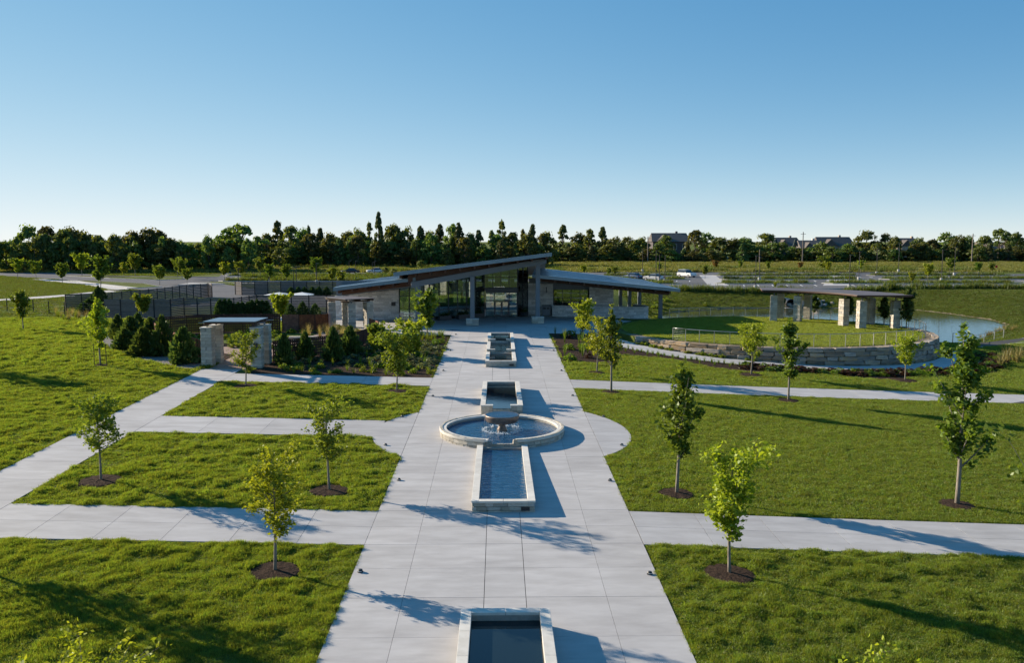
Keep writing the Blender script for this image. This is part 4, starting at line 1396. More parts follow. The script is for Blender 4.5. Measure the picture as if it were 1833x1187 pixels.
board((4.5, 93.6), (18.4, 92.6), zr_(4.5, 93.6) - .95, zr_(18.4, 92.6) - .95, zr_(4.5, 93.6) - .34, zr_(18.4, 92.6) - .34)
# left beam
beam((-16.3, 89.2, zl_(-16.3, 89.2) - .66), (-8.6, 89.2, zl_(-8.6, 89.2) - .66), .3, .40)

# stone walls
facing(BL, (-17.5, 91.0), (-10.75, 91.0), ZF, lambda t: 4.62 + .70 * t)
facing(BL, (-17.52, 102), (-17.52, 91.05), ZF, lambda t: 4.6)
MB().box(-17.4, -10.8, 91.15, 91.3, 4.4, 6.2).build('upper_wall', 'steel', BL)
facing(BL, (3.2, 97.0), (6.05, 97.0), ZF, lambda t: 5.66 - .1 * t)
facing(BL, (6.07, 97.0), (10.15, 97.0), ZF, lambda t: 3.08)
facing(BL, (10.1, 96.2), (12.8, 96.2), ZF, lambda t: 5.30 - .15 * t)
facing(BL, (12.82, 96.2), (12.82, 103), ZF, lambda t: 5.1)
MB().box(3.3, 12.7, 97.2, 97.4, 4.9, 6.2).build('upper_wall', 'steel', BL)
# low wall in front, its right end curving back
lw = [(5.85, 95.25), (12.6, 93.55), (14.6, 92.75), (15.7, 92.7), (16.3, 93.5), (16.2, 95.2), (15.4, 97.0)]
lwt = thing('forecourt_wall', (10, 94, 2.0), 'low pale limestone wall curving round at the right end of the building', 'wall')
for i in range(len(lw) - 1):
    facing(lwt, lw[i], lw[i + 1], ZF - .1, lambda t: 3.17, .16, .42, .14)
    d = Vector((*lw[i + 1], 0)) - Vector((*lw[i], 0)); n_ = max(1, round(d.length / 1.3)); ang = math.atan2(d.y, d.x)
    nr = Vector((-d.y, d.x, 0)).normalized()
    for k in range(n_):
        c = Vector((*lw[i], 0)) + d * ((k + .5) / n_) + nr * .15
        put('coping', random.choice(COPINGS), lwt, (c.x, c.y, 3.215), ang, (d.length / n_ - .006 + (.06 if i > 1 else 0), .46, .075))


# glazing: each pane, mullion and rail a piece of its own
def glazing(name, p, q, bays, z0, ztop, rails, label=None, parent=BL, fw=.07, glass='glass'):
    w = thing(name, ((p[0] + q[0]) / 2, (p[1] + q[1]) / 2, z0)); w.parent = parent; w.location = Vector(w.location) - OFF[parent]
    p, q = Vector((*p, 0)), Vector((*q, 0)); d = (q - p); L_ = d.length; u = d.normalized(); ang = math.atan2(d.y, d.x)
    for k in range(bays + 1):
        c = p + d * (k / bays)
        zt = ztop(c.x, c.y)
        MB().obox(c.x, c.y, (z0 + zt) / 2, fw, .14, zt - z0, ang).build('mullion', 'frame', w)
    for k in range(bays):
        a, b_ = p + d * (k / bays) + u * fw / 2, p + d * ((k + 1) / bays) - u * fw / 2
        zs = [z0] + [r_ for r_ in rails if r_ < min(ztop(a.x, a.y), ztop(b_.x, b_.y)) - .2] + [None]
        for i in range(len(zs) - 1):
            zt0 = zs[i + 1] if zs[i + 1] is not None else ztop(a.x, a.y)
            zt1 = zs[i + 1] if zs[i + 1] is not None else ztop(b_.x, b_.y)
            m_ = MB()
            nr = Vector((-u.y, u.x, 0)) * .012
            V = [a - nr, b_ - nr, b_ + nr, a + nr]
            v = [(V[j].x, V[j].y, zs[i] + .03) for j in range(4)] + [(V[j].x, V[j].y, (zt0 if j in (0, 3) else zt1) - .03) for j in range(4)]
            m_.add(v, [(0, 3, 2, 1), (4, 5, 6, 7), (0, 1, 5, 4), (1, 2, 6, 5), (2, 3, 7, 6), (3, 0, 4, 7)])
            m_.build('pane', glass, w)
            mid = (a + b_) / 2
            MB().obox(mid.x, mid.y, zs[i] + .0, (b_ - a).length, .12, .06, ang).build('rail', 'frame', w)
    return w


def zglass(x, y): return zm(x, y) - .66
glazing('entrance_glazing', (-10.7, 91.02), (-8.45, 89.65), 2, ZF, lambda x, y: min(zl_(x, y) - .7, zglass(x, y)), [4.6])
glazing('curtain_wall', (-8.4, 89.6), (-1.75, 95.3), 7, ZF, zglass, [3.1, 5.0])
glazing('curtain_wall', (-1.7, 95.35), (1.95, 95.35), 4, 5.2, zglass, [6.4])
glazing('curtain_wall', (2.0, 95.35), (3.15, 97.0), 2, ZF, zglass, [3.1, 5.0])
glazing('window', (6.1, 97.06), (10.12, 97.06), 4, 3.1, lambda x, y: 4.95, [3.98])
# entrance box with double doors
en = thing('entrance', (.2, 94.6, ZF)); en.parent = BL; en.location = en.location - OFF[BL]
MB().box(-1.6, 1.95, 94.1, 95.3, 4.72, 5.18).build('canopy', 'frame', en)
for x in (-1.55, -.62, 1.02, 1.9):
    MB().box(x - .05, x + .05, 94.12, 94.26, ZF, 4.715).build('jamb', 'frame', en)
MB().box(-1.5, 1.85, 94.13, 94.25, 3.82, 3.92).build('transom', 'frame', en)
for x0, x1 in ((-1.5, -.67), (-.57, .19), (.21, .97), (1.07, 1.85)):
    MB().box(x0, x1, 94.18, 94.2, 3.93, 4.7).build('pane', 'glass', en)
for x0, x1 in ((-1.5, -.67), (1.07, 1.85)):
    MB().box(x0, x1, 94.18, 94.2, ZF + .05, 3.81).build('pane', 'glass', en)
for x0, x1, hx in ((-.56, .19, .12), (.21, .96, .28)):
    dr = MB().box(x0, x0 + .09, 94.16, 94.22, ZF + .01, 3.80).box(x1 - .09, x1, 94.16, 94.22, ZF + .01, 3.80).box(x0 + .092, x1 - .092, 94.161, 94.219, ZF + .01, ZF + .26).box(x0 + .092, x1 - .092, 94.161, 94.219, 3.70, 3.80).build('door', 'frame', en)
    MB().box(x0 + .095, x1 - .095, 94.18, 94.2, ZF + .27, 3.69).build('pane', 'glass', dr)
    MB().tube([(hx, 94.12, 2.9), (hx, 94.12, 3.3)], .015, 6).build('handle', 'rail_metal', dr)
# inside: floor, back wall with openings, partition
MB().box(-17.3, 12.7, 95.5, 105, 2.0, 2.03).build('floor', 'floor', BL)
MB().box(-10.5, -1.8, 91.2, 95.49, 2.0, 2.028).build('floor', 'floor', BL) if False else None
b = MB()
b.box(-17.3, 12.7, 105, 105.2, 2.0, 2.9); b.box(-17.3, 12.7, 105, 105.2, 4.3, 5.3)
b.box(-8.6, 5.6, 105, 105.2, 6.3, 6.6)
xs = [-17.3, -14.5, -8.6, -6.6, -4.8, -3.0, -1.2, .6, 2.4, 4.2, 7.0, 9, 11, 12.7]
for i in range(len(xs) - 1):
    b.box(xs[i], xs[i] + (.9 if i % 2 else .35), 105.002, 105.198, 2.902, 4.298)
for i in range(9):
    b.box(-8.6 + i * 1.6, -7.8 + i * 1.6, 105.003, 105.197, 5.302, 6.298)
b.add([(-8.6, 105.0, 6.602), (5.6, 105.0, 6.602), (5.6, 105.0, zm(5.6, 105) - .4), (-8.6, 105.0, max(6.62, zm(-8.6, 105) - .4)), (-8.6, 105.2, 6.602), (5.6, 105.2, 6.602), (5.6, 105.2, zm(5.6, 105) - .4), (-8.6, 105.2, max(6.62, zm(-8.6, 105) - .4))],
      [(0, 1, 2, 3), (5, 4, 7, 6), (3, 2, 6, 7), (0, 3, 7, 4), (1, 5, 6, 2)])
b.build('back_wall', 'interior', BL)
MB().box(6.0, 10.3, 98.4, 98.5, 2.1, 4.9).build('inner_wall', 'teal_panel', BL)
for k in range(4):
    MB().box(6.2 + k * 1.0, 6.95 + k * 1.0, 97.3, 97.34, 4.05, 4.9).build('blind', 'plaster', BL)
MB().box(-6.9, -6.3, 99, 99.1, 3.6, 5.4).build('banner', 'plaster', BL)
MB().box(-3.9, -3.3, 97.6, 97.7, 3.3, 5.6).build('banner', 'plaster', BL)
MB().box(-2.6, -1.8, 99, 99.1, 2.2, 3.4).build('display_panel', 'teal_panel', BL)
MB().box(-8.6, -8.45, 96, 104.9, 2.03, 6.0).build('partition', 'interior', BL)
MB().box(5.5, 5.65, 98, 104.9, 2.03, 6.0).build('partition', 'interior', BL)
# slim lamps hanging behind the glass
for (x, y, z) in ((-7.0, 92.8, 5.6), (-5.2, 94.2, 5.9), (-4.0, 95.8, 6.1), (-.4, 97, 6.7), (.8, 97.4, 6.4), (1.8, 97.2, 6.2)):
    MB().box(x - .03, x + .03, y - .03, y + .03, z, z + .5).tube([(x, y, z + .49), (x, y, zglass(x, y) - .1)], .008, 4).build('pendant_lamp', 'lamp_glass', BL)
MB().box(-11.55, -11.1, 90.86, 90.9, 3.55, 3.95).build('wall_sign', 'plaque', BL)
MB().box(5.25, 5.33, 96.8, 96.9, 4.6, 5.2).build('wall_lamp', 'frame', BL)
MB().tube([(19.0, 90.05, 5.2), (18.9, 90.3, 5.0)], .05, 6).build('spout', 'steel', BL)
MB().tube([(-16.75, 86.1, 5.5), (-16.1, 87.4, 4.9), (-15.6, 88.4, 4.75)], .035, 6).build('downpipe', 'steel', BL)

# planters in front of the glass
def crown_leaves(P, size, r, up=.3, elong=1.5):
    """one small folded leaf per point; returns vertices and quads"""
    n = len(P)
    a = r.normal(size=(n, 3)); a[:, 2] = a[:, 2] * .6 + up * .5
    a /= np.linalg.norm(a, axis=1)[:, None] + 1e-9
    t = r.normal(size=(n, 3)); b = np.cross(a, t); b /= np.linalg.norm(b, axis=1)[:, None] + 1e-9
    s = size * r.uniform(.65, 1.35, n)[:, None]
    c = np.cross(a, b)
    P = np.asarray(P)
    v0 = P - a * s * .5 * elong
    v1 = P + b * s * .42 + c * s * .10
    v2 = P + a * s * .5 * elong
    v3 = P - b * s * .42 + c * s * .10
    V = np.stack([v0, v1, v2, v3], 1).reshape(-1, 3)
    return V, np.arange(4 * n).reshape(n, 4)


for i, (x, y, rz_, nm) in enumerate(((-7.6, 89.0, .70, 'beside the left column'), (-5.9, 90.6, .70, 'second from the left column'), (-4.0, 92.2, .70, 'behind the middle column plinth'), (-2.5, 93.6, .70, 'next to the entrance doors'), (2.75, 95.3, 1.0, 'right of the doors'))):
    t = thing('planter', (x, y, ZF), 'dark planter box of leafy plants before the glass wall, ' + nm, 'planter', 'planters along the glass wall')
    MB().obox(x, y, ZF + .22, 1.5 if i < 4 else .9, .5, .44, rz_).build('box', 'frame', t)
    r = np.random.default_rng(i)
    P = np.stack([r.uniform(-.65, .65, 260) * (1 if i < 4 else .55), r.uniform(-.2, .2, 260), .45 + np.abs(r.normal(0, .16, 260))], -1)
    c, s_ = math.cos(rz_), math.sin(rz_)
    P = np.stack([P[:, 0] * c - P[:, 1] * s_, P[:, 0] * s_ + P[:, 1] * c, P[:, 2]], -1)
    V, Q = crown_leaves(P, .12, r)
    put('plants', mesh_np('plants', V, Q, 'leaf_thuja'), t, (x, y, ZF))
# cabinet and cafe chair
t = thing('waste_bin', (5.2, 95.9, ZF), 'blue-grey steel twin waste bin beside the right column', 'waste bin')
MB().box(4.75, 5.65, 95.5, 96.1, ZF + .06, ZF + 1.1).build('body', 'steel', t)
MB().box(4.7, 5.7, 95.45, 96.15, ZF + 1.11, ZF + 1.2).build('lid', 'frame', t)
for x in (4.83, 5.25): MB().box(x, x + .32, 95.46, 95.5, ZF + .75, ZF + .98).build('opening', 'black_metal', t)
MB().box(4.8, 5.6, 95.55, 96.05, ZF, ZF + .058).build('foot', 'frame', t)
def chair(x, y, rz_, label):
    t = thing('cafe_chair', (x, y, ZF), label, 'chair', 'cafe chairs by the left stone wall')
    me = MB()
    MB().box(x - .22, x + .22, y - .22, y + .22, ZF + .43, ZF + .46).build('seat', 'rail_metal', t)
    MB().box(x - .22, x + .22, y + .2, y + .23, ZF + .6, ZF + .88).build('backrest', 'rail_metal', t)
    for sx in (-1, 1):
        for sy in (-1, 1):
            MB().tube([(x + sx * .2, y + sy * .2, ZF), (x + sx * .2, y + sy * .21, ZF + (.88 if sy > 0 else .43))], .014, 5).build('leg', 'rail_metal', t)
chair(-10.3, 89.3, 0, 'metal cafe chair left of the small table'); chair(-9.3, 89.5, 0, 'metal cafe chair right of the small table')
t = thing('cafe_table', (-9.8, 89.2, ZF), 'small round metal cafe table by the left stone wall', 'table')
MB().lathe([(.34, .72), (.34, .75)], 20, (-9.8, 89.2, ZF)).build('top', 'rail_metal', t)
MB().tube([(-9.8, 89.2, ZF), (-9.8, 89.2, ZF + .72)], .025, 6).build('stem', 'rail_metal', t)
MB().lathe([(.22, 0), (.22, .02)], 16, (-9.8, 89.2, ZF)).build('base', 'rail_metal', t)

# ------------------------------------------------------------------ stone gates
random.seed(31)
ga = thing('gate_arbor', (-18.25, 58.9, 1.8), 'stone-pier gate with a flat pale metal roof over the reddish path', 'gate')
for (x, y) in ((-19.93, 58.05), (-19.88, 59.75), (-16.62, 58.1), (-16.55, 59.85)):
    c = thing('pier', (x, y, gz(x, y) - .1)); c.parent = ga; c.location = c.location - OFF[ga]
    stone_column(c, x, y, gz(x, y) - .1, 4.50 - gz(x, y) + .1, .74, 0, courses=13)
    put('coping', COPINGS[0], c, (x, y, 4.54), 0, (.78, .78, .07))
    MB().box(x - .05, x + .05, y - .05, y + .05, 4.575, 4.72).build('bracket', 'steel', c)
b = MB(); b.slab3([(-19.95, 57.25, 5.02), (-16.45, 57.25, 5.02), (-16.45, 60.5, 5.0), (-19.95, 60.5, 5.0)], .05)
b.build('roof', 'limestone' if False else 'roof_metal', ga)
for y in (57.5, 58.4, 59.3, 60.2):
    MB().bar((-19.9, y, 4.968), (-16.5, y, 4.968), .09, .12).build('rafter', 'wood_dark', ga)
for x in (-19.91, -16.58):
    MB().bar((x, 57.3, 4.845), (x, 60.5, 4.845), .12, .13).build('beam', 'wood_dark', ga)
for y in (57.9, 60.0):
    MB().tube([(-20.45, y, 4.87), (-15.95, y, 4.87)], .022, 6).build('tie_rod', 'rail_metal', ga)
MB().box(-16.75, -16.45, 57.66, 57.72, 3.05, 3.5).build('notice_box', 'plaque', ga)

gb = thing('garden_arbor', (-14.4, 81.2, 2.0), 'small stone-pier arbor with a thin roof next to the left stone wall', 'arbor')
for (px, Y) in ((594, 81.2), (619, 83.0), (629.5, 79.9), (659, 81.4)):
    x = pt(px, 560, Y)[0]
    c = thing('pier', (x, Y, gz(x, Y) - .05)); c.parent = gb; c.location = c.location - OFF[gb]
    stone_column(c, x, Y, gz(x, Y) - .05, 2.65, .72, R(40) if px > 650 else R(12), courses=12)
    MB().box(x - .05, x + .05, Y - .05, Y + .05, gz(x, Y) + 2.6, 4.84).build('bracket', 'steel', c)
q = [(-16.7, 81.5, 5.08), (-14.25, 78.7, 5.06), (-11.8, 80.7, 5.04), (-14.7, 83.7, 5.06)]
b = MB(); b.slab3(q, .05); b.build('roof', 'pergola_roof', gb)
for t_ in (.06, .5, .94):
    p0 = Vector(q[0]).lerp(Vector(q[3]), t_); p1 = Vector(q[1]).lerp(Vector(q[2]), t_)
    MB().bar(p0 - Vector((0, 0, .06)), p1 - Vector((0, 0, .06)), .1, .16).build('rafter', 'wood_dark', gb)
for t_ in (.2, .8):
    p0 = Vector(q[0]).lerp(Vector(q[1]), t_); p1 = Vector(q[3]).lerp(Vector(q[2]), t_)
    MB().bar(p0 - Vector((0, 0, .225)), p1 - Vector((0, 0, .225)), .1, .12).build('beam', 'wood_dark', gb)

# ------------------------------------------------------------------ rusty steel garden screens
def screen_mesh(seed, w=1.0, h=1.0, nx_=8, nz_=7):
    r = random.Random(seed)
    b = MB()
    for side in (-.006, .006):
        for i in range(nx_):
            for j in range(nz_):
                x0, x1, z0, z1 = i * w / nx_, (i + 1) * w / nx_, j * h / nz_, (j + 1) * h / nz_
                cx, cz = (x0 + x1) / 2, (z0 + z1) / 2
                t = r.uniform(-.6, .6); a, c = .40 * (z1 - z0) * r.uniform(.7, 1), .17 * (x1 - x0) * r.uniform(.6, 1.2)
                ca, sa = math.cos(t), math.sin(t)
                d = [(c * ca, c * sa), (-a * sa, a * ca), (-c * ca, -c * sa), (a * sa, -a * ca)]
                d = [(max(-.45 * (x1 - x0), min(.45 * (x1 - x0), p)), q_) for p, q_ in d]
                v = [(x1, side, cz), (x1, side, z1), (cx, side, z1), (x0, side, z1), (x0, side, cz), (x0, side, z0), (cx, side, z0), (x1, side, z0)] + [(cx + p, side, cz + q_) for p, q_ in d]
                fs = [(0, 1, 9, 8), (1, 2, 9), (2, 3, 9), (3, 4, 10, 9), (4, 5, 11, 10), (5, 6, 11), (6, 7, 11), (7, 0, 8, 11)]
                b.add(v, fs if side < 0 else [f[::-1] for f in fs])
    return mesh_np('panel', b.v, b.f, 'rust_dark')


PERF = [screen_mesh(k) for k in range(3)]
SOLID = mesh_np('panel', MB().box(0, 1, -.008, .008, 0, 1).v, MB().box(0, 1, -.008, .008, 0, 1).f, 'rust')
POSTM = mesh_np('post', MB().box(-.04, .04, -.04, .04, 0, 1).v, MB().box(-.04, .04, -.04, .04, 0, 1).f, 'rust_dark')


def screen(name, line, label, kinds, h0, h1, wmax=1.55):
    t = thing(name, (*line[0], gz(*line[0])), label, 'screen')
    L_ = [0.0]
    for i in range(1, len(line)): L_.append(L_[-1] + math.dist(line[i - 1], line[i]))
    n = max(2, round(L_[-1] / wmax))
    def at(s):
        for i in range(1, len(line)):
            if s <= L_[i] + 1e-6:
                u = (s - L_[i - 1]) / (L_[i] - L_[i - 1]); return (line[i - 1][0] + (line[i][0] - line[i - 1][0]) * u, line[i - 1][1] + (line[i][1] - line[i - 1][1]) * u)
        return line[-1]
    for k in range(n + 1):
        x, y = at(L_[-1] * k / n); h = h0 + (h1 - h0) * k / n
        put('post', POSTM, t, (x, y, gz(x, y) - .05), 0, (1, 1, h + .12))
        if k < n:
            x2, y2 = at(L_[-1] * (k + 1) / n); d = math.dist((x, y), (x2, y2))
            kd = kinds[k % len(kinds)]
            put('panel', random.choice(PERF) if kd == 'p' else SOLID, t, (x, y, gz((x + x2) / 2, (y + y2) / 2) + .06), math.atan2(y2 - y, x2 - x), (d - .03, 1, h))


screen('garden_screen', [(-16.1, 60.3), (-13.65, 63.5), (-11.45, 67.4), (-11.1, 70.8), (-10.7, 74.2)], 'rusty steel screen of leaf-cut panels right of the stone gate', 'p', 1.5, 1.1)
screen('garden_screen', [(-10.7, 74.3), (-10.95, 77), (-12.2, 79.7)], 'short solid rust-orange screen beside the small arbor', 's', 1.1, 1.15, 1.3)
screen('garden_screen', [(-20.45, 59.7), (-23.4, 62.5), (-26.3, 66.4), (-28.2, 69.7)], 'rusty screen stepping back left of the stone gate', 's', 1.45, 1.5)
screen('garden_screen', [(-28.3, 69.9), (-29.4, 73.2), (-27.3, 76.3), (-23, 77.8), (-20.2, 78.3)], 'dark leaf-cut steel screen closing the back of the walled garden', 'p', 1.6, 1.6)
screen('garden_screen', [(-20.0, 78.5), (-17.3, 79.2), (-16.2, 80.4)], 'solid rust-brown screen at the back of the garden beside the arbor', 's', 1.5, 1.45)
t = thing('stone_bench', (-16.3, 70.5, gz(-16.3, 70.5)), 'pale stone slab bench inside the walled garden', 'bench')
put('seat', SAWN[0], t, (-16.3, 70.5, gz(-16.3, 70.5) + .45), .05, (2.3, .5, .16))
for x in (-17.1, -15.5): put('leg', SAWN[1], t, (x, 70.5, gz(x, 70.5) + .19), .05, (.3, .42, .36))

# ------------------------------------------------------------------ slatted fences
SLAT = mesh_np('slat', MB().box(0, 1, -.012, .012, 0, 1).v, MB().box(0, 1, -.012, .012, 0, 1).f, 'slat')
FPOST = mesh_np('post', MB().box(-.05, .05, -.05, .05, 0, 1).v, MB().box(-.05, .05, -.05, .05, 0, 1).f, 'slat_post')


def slat_fence(label, line, n_slats, h, pan=1.9, gap=.035, solid=None, dense=()):
    t = thing('slatted_fence', (*line[0], gz(*line[0])), label, 'fence')
    k0 = 0
    for i in range(len(line) - 1):
        (x0, y0), (x1, y1) = line[i], line[i + 1]
        L_ = math.hypot(x1 - x0, y1 - y0); n = max(1, round(L_ / pan)); ang = math.atan2(y1 - y0, x1 - x0)
        for k in range(n + (1 if i == len(line) - 2 else 0)):
            x, y = x0 + (x1 - x0) * k / n, y0 + (y1 - y0) * k / n
            put('post', FPOST, t, (x, y, gz(x, y) - .05), ang, (1, 1, h + .12))
            if k < n:
                g_ = .006 if (k0 in dense) else gap
                for j in range(n_slats):
                    hh = h / n_slats
                    put('slat', SLAT, t, (x + .05 * math.cos(ang), y + .05 * math.sin(ang), gz(x, y) + .05 + hh * j), ang, (L_ / n - .1, 1, hh - g_))
                k0 += 1
    return t


slat_fence('dark brown slatted fence behind the evergreens, solid boards at its left end', [(-43.0, 93.3), (-35.8, 93.3), (-35.2, 95.6), (-30.2, 94.0)], 11, 2.05, dense=(0, 1, 2, 3))
slat_fence('dark slatted fence behind the row of columnar evergreens', [(-30.1, 94.1), (-28.6, 100.8), (-18.2, 100.0)], 11, 2.05)
slat_fence('grey slatted fence curving along the left drive', [(-52, 103), (-48.0, 106.5), (-46.0, 115.5), (-44.9, 126), (-43.9, 129.5), (-43.0, 128.5)], 9, 2.05, pan=2.0)
slat_fence('long grey slatted fence of the rear yard with small evergreens before it', [(-41.6, 135.2), (-40.2, 134.0), (-20.0, 134.2)], 9, 2.1, pan=2.0, dense=(2, 4, 5))
for (px, lab) in ((497, 'white shade canopy over the yard, near the bright small tree'), (538, 'white shade canopy over the yard, nearer the building')):
    p = gp(px, 533, 4.25)
    t = thing('shade_canopy', (p[0], p[1] + 3, 2.0), lab, 'canopy', 'white canopies above the slatted fence')
    x, y = p[0], p[1] + 10
    x = pt(px, 533, y)[0]
    t.location = (x, y, 2.0); OFF[t] = Vector((x, y, 2.0))
    b = MB(); z = 3.98
    b.add([(x - 1.35, y - 1.3, z), (x + 1.35, y - 1.3, z), (x + 1.35, y + 1.3, z), (x - 1.35, y + 1.3, z), (x + .2, y, z + .28), (x - 1.35, y - 1.3, z - .12), (x + 1.35, y - 1.3, z - .12), (x + 1.35, y + 1.3, z - .12), (x - 1.35, y + 1.3, z - .12)],
          [(0, 1, 4), (1, 2, 4), (2, 3, 4), (3, 0, 4), (0, 5, 6, 1), (1, 6, 7, 2), (2, 7, 8, 3), (3, 8, 5, 0)])
    b.build('cloth', 'white_fabric', t)
    MB().tube([(x + .2, y, 2.0), (x + .2, y, z + .36)], .03, 6).build('pole', 'rail_metal', t)
# thin black mesh fence at far left
t = thing('mesh_fence', (-55, 88, 2.3), 'thin black post-and-wire fence crossing the lawn at the far left', 'fence')
pts = [gp(px, py) for px, py in ((-40, 556), (13, 557), (60, 559), (88, 562), (116, 564), (150, 566), (190, 569))]
for p in pts: MB().box(p[0] - .04, p[0] + .04, p[1] - .04, p[1] + .04, p[2], p[2] + 1.5).build('post', 'black_metal', t)
for h in (.1, .45, .8, 1.15, 1.45):
    MB().tube([(p[0], p[1], p[2] + h) for p in pts], .010, 4).build('wire', 'black_metal', t)

# ------------------------------------------------------------------ young trees
def bez(p, q, bend, n=5):
    p, q = Vector(p), Vector(q); m = (p + q) / 2 + Vector(bend)
    return [p * (1 - t) ** 2 + m * (2 * t * (1 - t)) + q * t * t for t in [k / n for k in range(n + 1)]]


def young_tree_meshes(seed, H, cw, clear, style, leaf, lm, density=1.0, lean=.05):
    """trunk with limbs, and a crown of single leaves carried on the twigs"""
    r = random.Random(seed); nr = np.random.default_rng(seed)
    tb = MB(); pts = []
    base_r = .012 * H + .012
    top = Vector((r.uniform(-lean, lean) * H * .5, r.uniform(-lean, lean) * H * .5, H * .93))
    trunk = bez((0, 0, -.08), top, (r.uniform(-.06, .06) * H * .4, r.uniform(-.06, .06) * H * .4, 0), 9)
    tb.tube(trunk, [base_r * (1 - .86 * (k / 9)) for k in range(10)], 7)

    def tpos(t):
        f = t * 9; i = min(int(f), 8); return trunk[i].lerp(trunk[i + 1], f - i)
    nb = {'maple': 22, 'locust': 17, 'vase': 19}[style]
    c0 = clear / H
    for i in range(nb):
        u = (i + r.random() * .7) / nb
        t = c0 + (.94 - c0) * u
        p = tpos(t)
        az = i * 2.39996 + r.uniform(-.5, .5)
        if style == 'maple': prof = (.42 + .36 * math.sin(PI * min(1, u * 1.05 + .18))) * (1 - .55 * u ** 2.2); rise = r.uniform(1.1, 2.2)
        elif style == 'locust': prof = .45 + .75 * math.sin(PI * (u * .72 + .12)); rise = r.uniform(.55, 1.25)
        else: prof = .5 + .6 * u; rise = r.uniform(.6, 1.5)
        L_ = cw * .5 * prof * (r.choice((.55, .8, 1.0, 1.3, 1.75)) if style == 'maple' else r.choice((.6, .85, 1.0, 1.0, 1.25)))
        q = p + Vector((math.cos(az) * L_, math.sin(az) * L_, min(L_ * rise, H * 1.0 - p.z + .05 * H)))
        br = bez(p, q, (0, 0, -.12 * L_), 4)
        rb = base_r * (1 - .8 * t) * .5 + .003
        tb.tube(br, [rb * (1 - .75 * k / 4) for k in range(5)], 5, cap=False)
        nt = int((4.8 if style == 'maple' else 6.5) * density)
        for j in range(nt):
            s = r.uniform(.08, 1.0); f = s * 4; k = min(int(f), 3); o = br[k].lerp(br[k + 1], f - k)
            tl = L_ * r.uniform(.22, .5)
            a2 = az + r.uniform(-1.6, 1.6)
            e = o + Vector((math.cos(a2) * tl, math.sin(a2) * tl, tl * r.uniform(-.15, .9)))
            if j < 3: tb.tube([o, e], [.0045, .002], 3, cap=False)
            nl = r.randint(17, 30)
            w = np.linspace(.1, 1.05, nl)[:, None]
            P = np.array(o)[None] * (1 - w) + np.array(e)[None] * w + nr.normal(0, .055 + .05 * cw / 2, (nl, 3))
            pts.append(P)
    # leaves near the leader tip
    tip = trunk[-1]
    pts.append(np.array(tip)[None] + nr.normal(0, 1, (26, 3)) * np.array([.07 * cw, .07 * cw, .10 * cw]))
    pts.append(np.array(tip)[None] + np.stack([nr.normal(0, .05, 22), nr.normal(0, .05, 22), nr.uniform(-.1, .075 * H, 22)], -1))
    P = np.concatenate(pts)
    V, Q = crown_leaves(P, leaf, nr, .35)
    return mesh_np('trunk', tb.v, tb.f, 'bark', True), mesh_np('crown', V, Q, lm)


def plant_tree(name, x, y, meshes, label, cat='tree', group=None, sc=1.0, rz=0.0, z=None, mulch=None):
    z = gz(x, y) if z is None else z
    t = thing(name, (x, y, z), label, cat, group)
    t.rotation_euler = (0, 0, rz); t.scale = (sc,) * 3
    for nm, me in zip(('trunk', 'crown'), meshes):
        o = bpy.data.objects.new(nm, me); link(o); o.parent = t
    if mulch:
        b = MB(); n = 34
        rs = [mulch * random.uniform(.9, 1.1) for _ in range(n)]
        v = [(x, y, gz(x, y) + .085)]
        for f, hh in ((.25, .08), (.5, .075), (.7, .065), (.87, .05), (1.02, -.02)):
            for k in range(n):
                X, Y = x + rs[k] * f * math.cos(2 * PI * k / n), y + rs[k] * f * math.sin(2 * PI * k / n)
                v.append((X, Y, gz(X, Y) + hh + random.uniform(-.008, .008)))
        fs = [(0, 1 + k, 1 + (k + 1) % n) for k in range(n)]
        fs += [(1 + i * n + k, 1 + (i + 1) * n + k, 1 + (i + 1) * n + (k + 1) % n, 1 + i * n + (k + 1) % n) for i in range(4) for k in range(n)]
        b.add(v, fs)
        o = b.build('mulch_ring', 'mulch', None, (x, y, z))
        tag(o, 'round dark mulch ring at the foot of the ' + label.split(' tree')[0].replace('young ', '') + ' tree', 'mulch ring', kind='structure')
    return t


